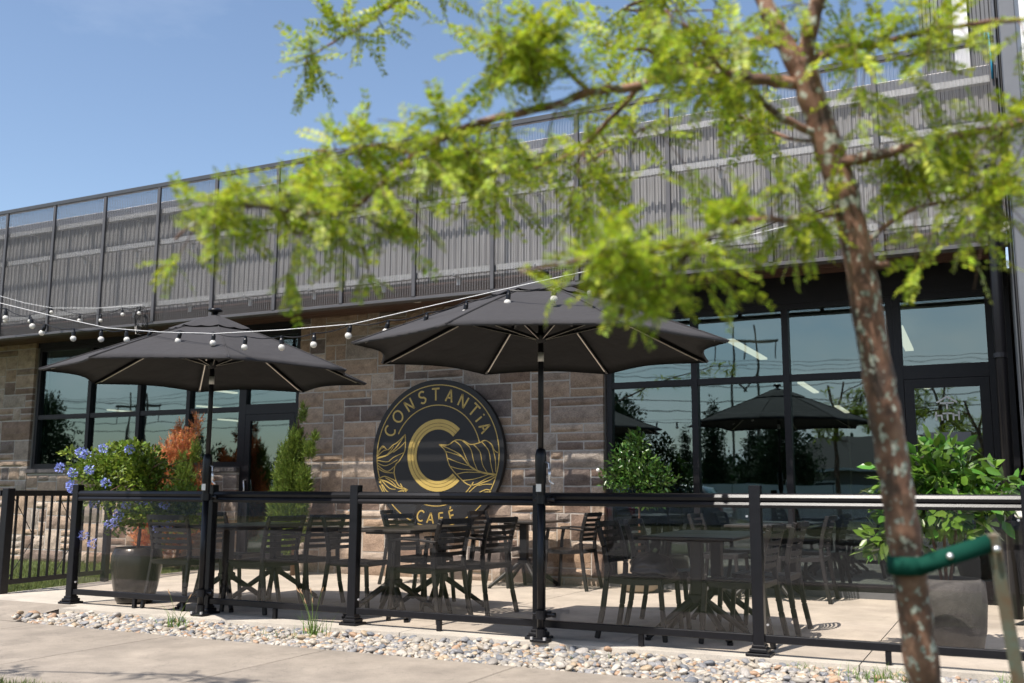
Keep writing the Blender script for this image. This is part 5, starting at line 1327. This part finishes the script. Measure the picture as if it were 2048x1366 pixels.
# parked cars on the road behind
def car(x, y, rz, label, paint, lamp):
    t = empty('parked_car', (x, y, -.20), R(rz)); tag(t, label, 'car', None)
    prof = [(-2.1, .35), (-2.15, .62), (-2.08, .95), (-1.95, 1.03), (-1.55, 1.42), (-1.0, 1.5), (.1, 1.47), (.55, 1.33), (1.05, .98), (1.85, .85), (2.1, .66), (2.12, .35)]
    n = len(prof); vs = []
    for wy, ins in ((-.88, .0), (-.84, .06), (.84, .06), (.88, .0)):
        for (px_, pz_) in prof:
            k = max(0, (pz_-.9))*.32; yy = math.copysign(abs(wy)-k, wy); vs.append((px_, yy, pz_-(0 if ins else 0)))
    fs = []
    vs = []
    rows = (-1.0, -.93, -.5, 0, .5, .93, 1.0)
    for q in rows:
        for (px_, pz_) in prof:
            half = .88-max(0, pz_-.92)*.38; inset = .05 if abs(q) == 1.0 else 0
            vs.append((px_*(1-inset*.4), q*half, pz_-inset*(1 if pz_ > .5 else -1)+(.02*(1-q*q) if pz_ > 1.2 else 0)))
    for r_ in range(len(rows)-1):
        for i in range(n):
            j = (i+1) % n; fs.append((r_*n+i, r_*n+j, (r_+1)*n+j, (r_+1)*n+i))
    fs += [tuple(range(n-1, -1, -1)), tuple(range((len(rows)-1)*n, len(rows)*n))]
    b = MB(); b.add(vs, fs); bd = b.build('body', paint, t, True)
    g_ = MB(); g_.add([(-1.90, -.68, 1.07), (-1.90, .68, 1.07), (-1.575, .60, 1.40), (-1.575, -.60, 1.40)], [(0, 1, 2, 3)]); g_.v = [(a-.03, c, d_+.01) for a, c, d_ in g_.v]; g_.build('rear_window', WGLASS, bd)
    for s_ in (-1, 1):
        MB().box((-2.06, s_*.68, .86), (.10, .30, .22), bev=.03).build('tail_lamp', lamp, t)
        MB().box((2.02, s_*.62, .72), (.16, .34, .12), bev=.03).build('headlight', BOLT, t)
        w_ = MB(); w_.add([(-1.4, s_*.80, 1.0), (.75, s_*.80, 1.0), (.25, s_*.70, 1.36), (-1.2, s_*.70, 1.40)], [(0, 1, 2, 3)]); w_.build('side_window', WGLASS, bd)
        for xx in (-1.3, 1.3):
            wh = MB(); wh.tube([(xx, s_*.70, .32), (xx, s_*.905, .32)], .32, 20); wo2 = wh.build('wheel', TYRE, t)
            MB().tube([(xx, s_*.906, .32), (xx, s_*.915, .32)], .20, 14).build('rim', BOLT, wo2)
    MB().box((-2.14, 0, .68), (.02, .46, .12)).build('number_plate', HTRIM, t)
car(-8.9, -5.0, 180, 'black hatchback with red tail lamps on the road, mirrored in the glass fence panels', CARP, CARR)

# a far belt of trees beyond the houses
wd = empty('tree_belt', (0, 0, 0))
bl = [((x_, -70-6*((i*7) % 3), 2.4), (5.5, 4, 1.6+2.6*((i*5) % 7)/6)) for i, x_ in enumerate(range(-190, 130, 7))]
fb_ = foliage(None, 60000, bl, .55, TREEF, name='tree_belt_foliage', width=1.8, shell=.4); bpy.data.objects.remove(wd)
fb_['label'] = 'far dark belt of trees closing the horizon behind the houses'
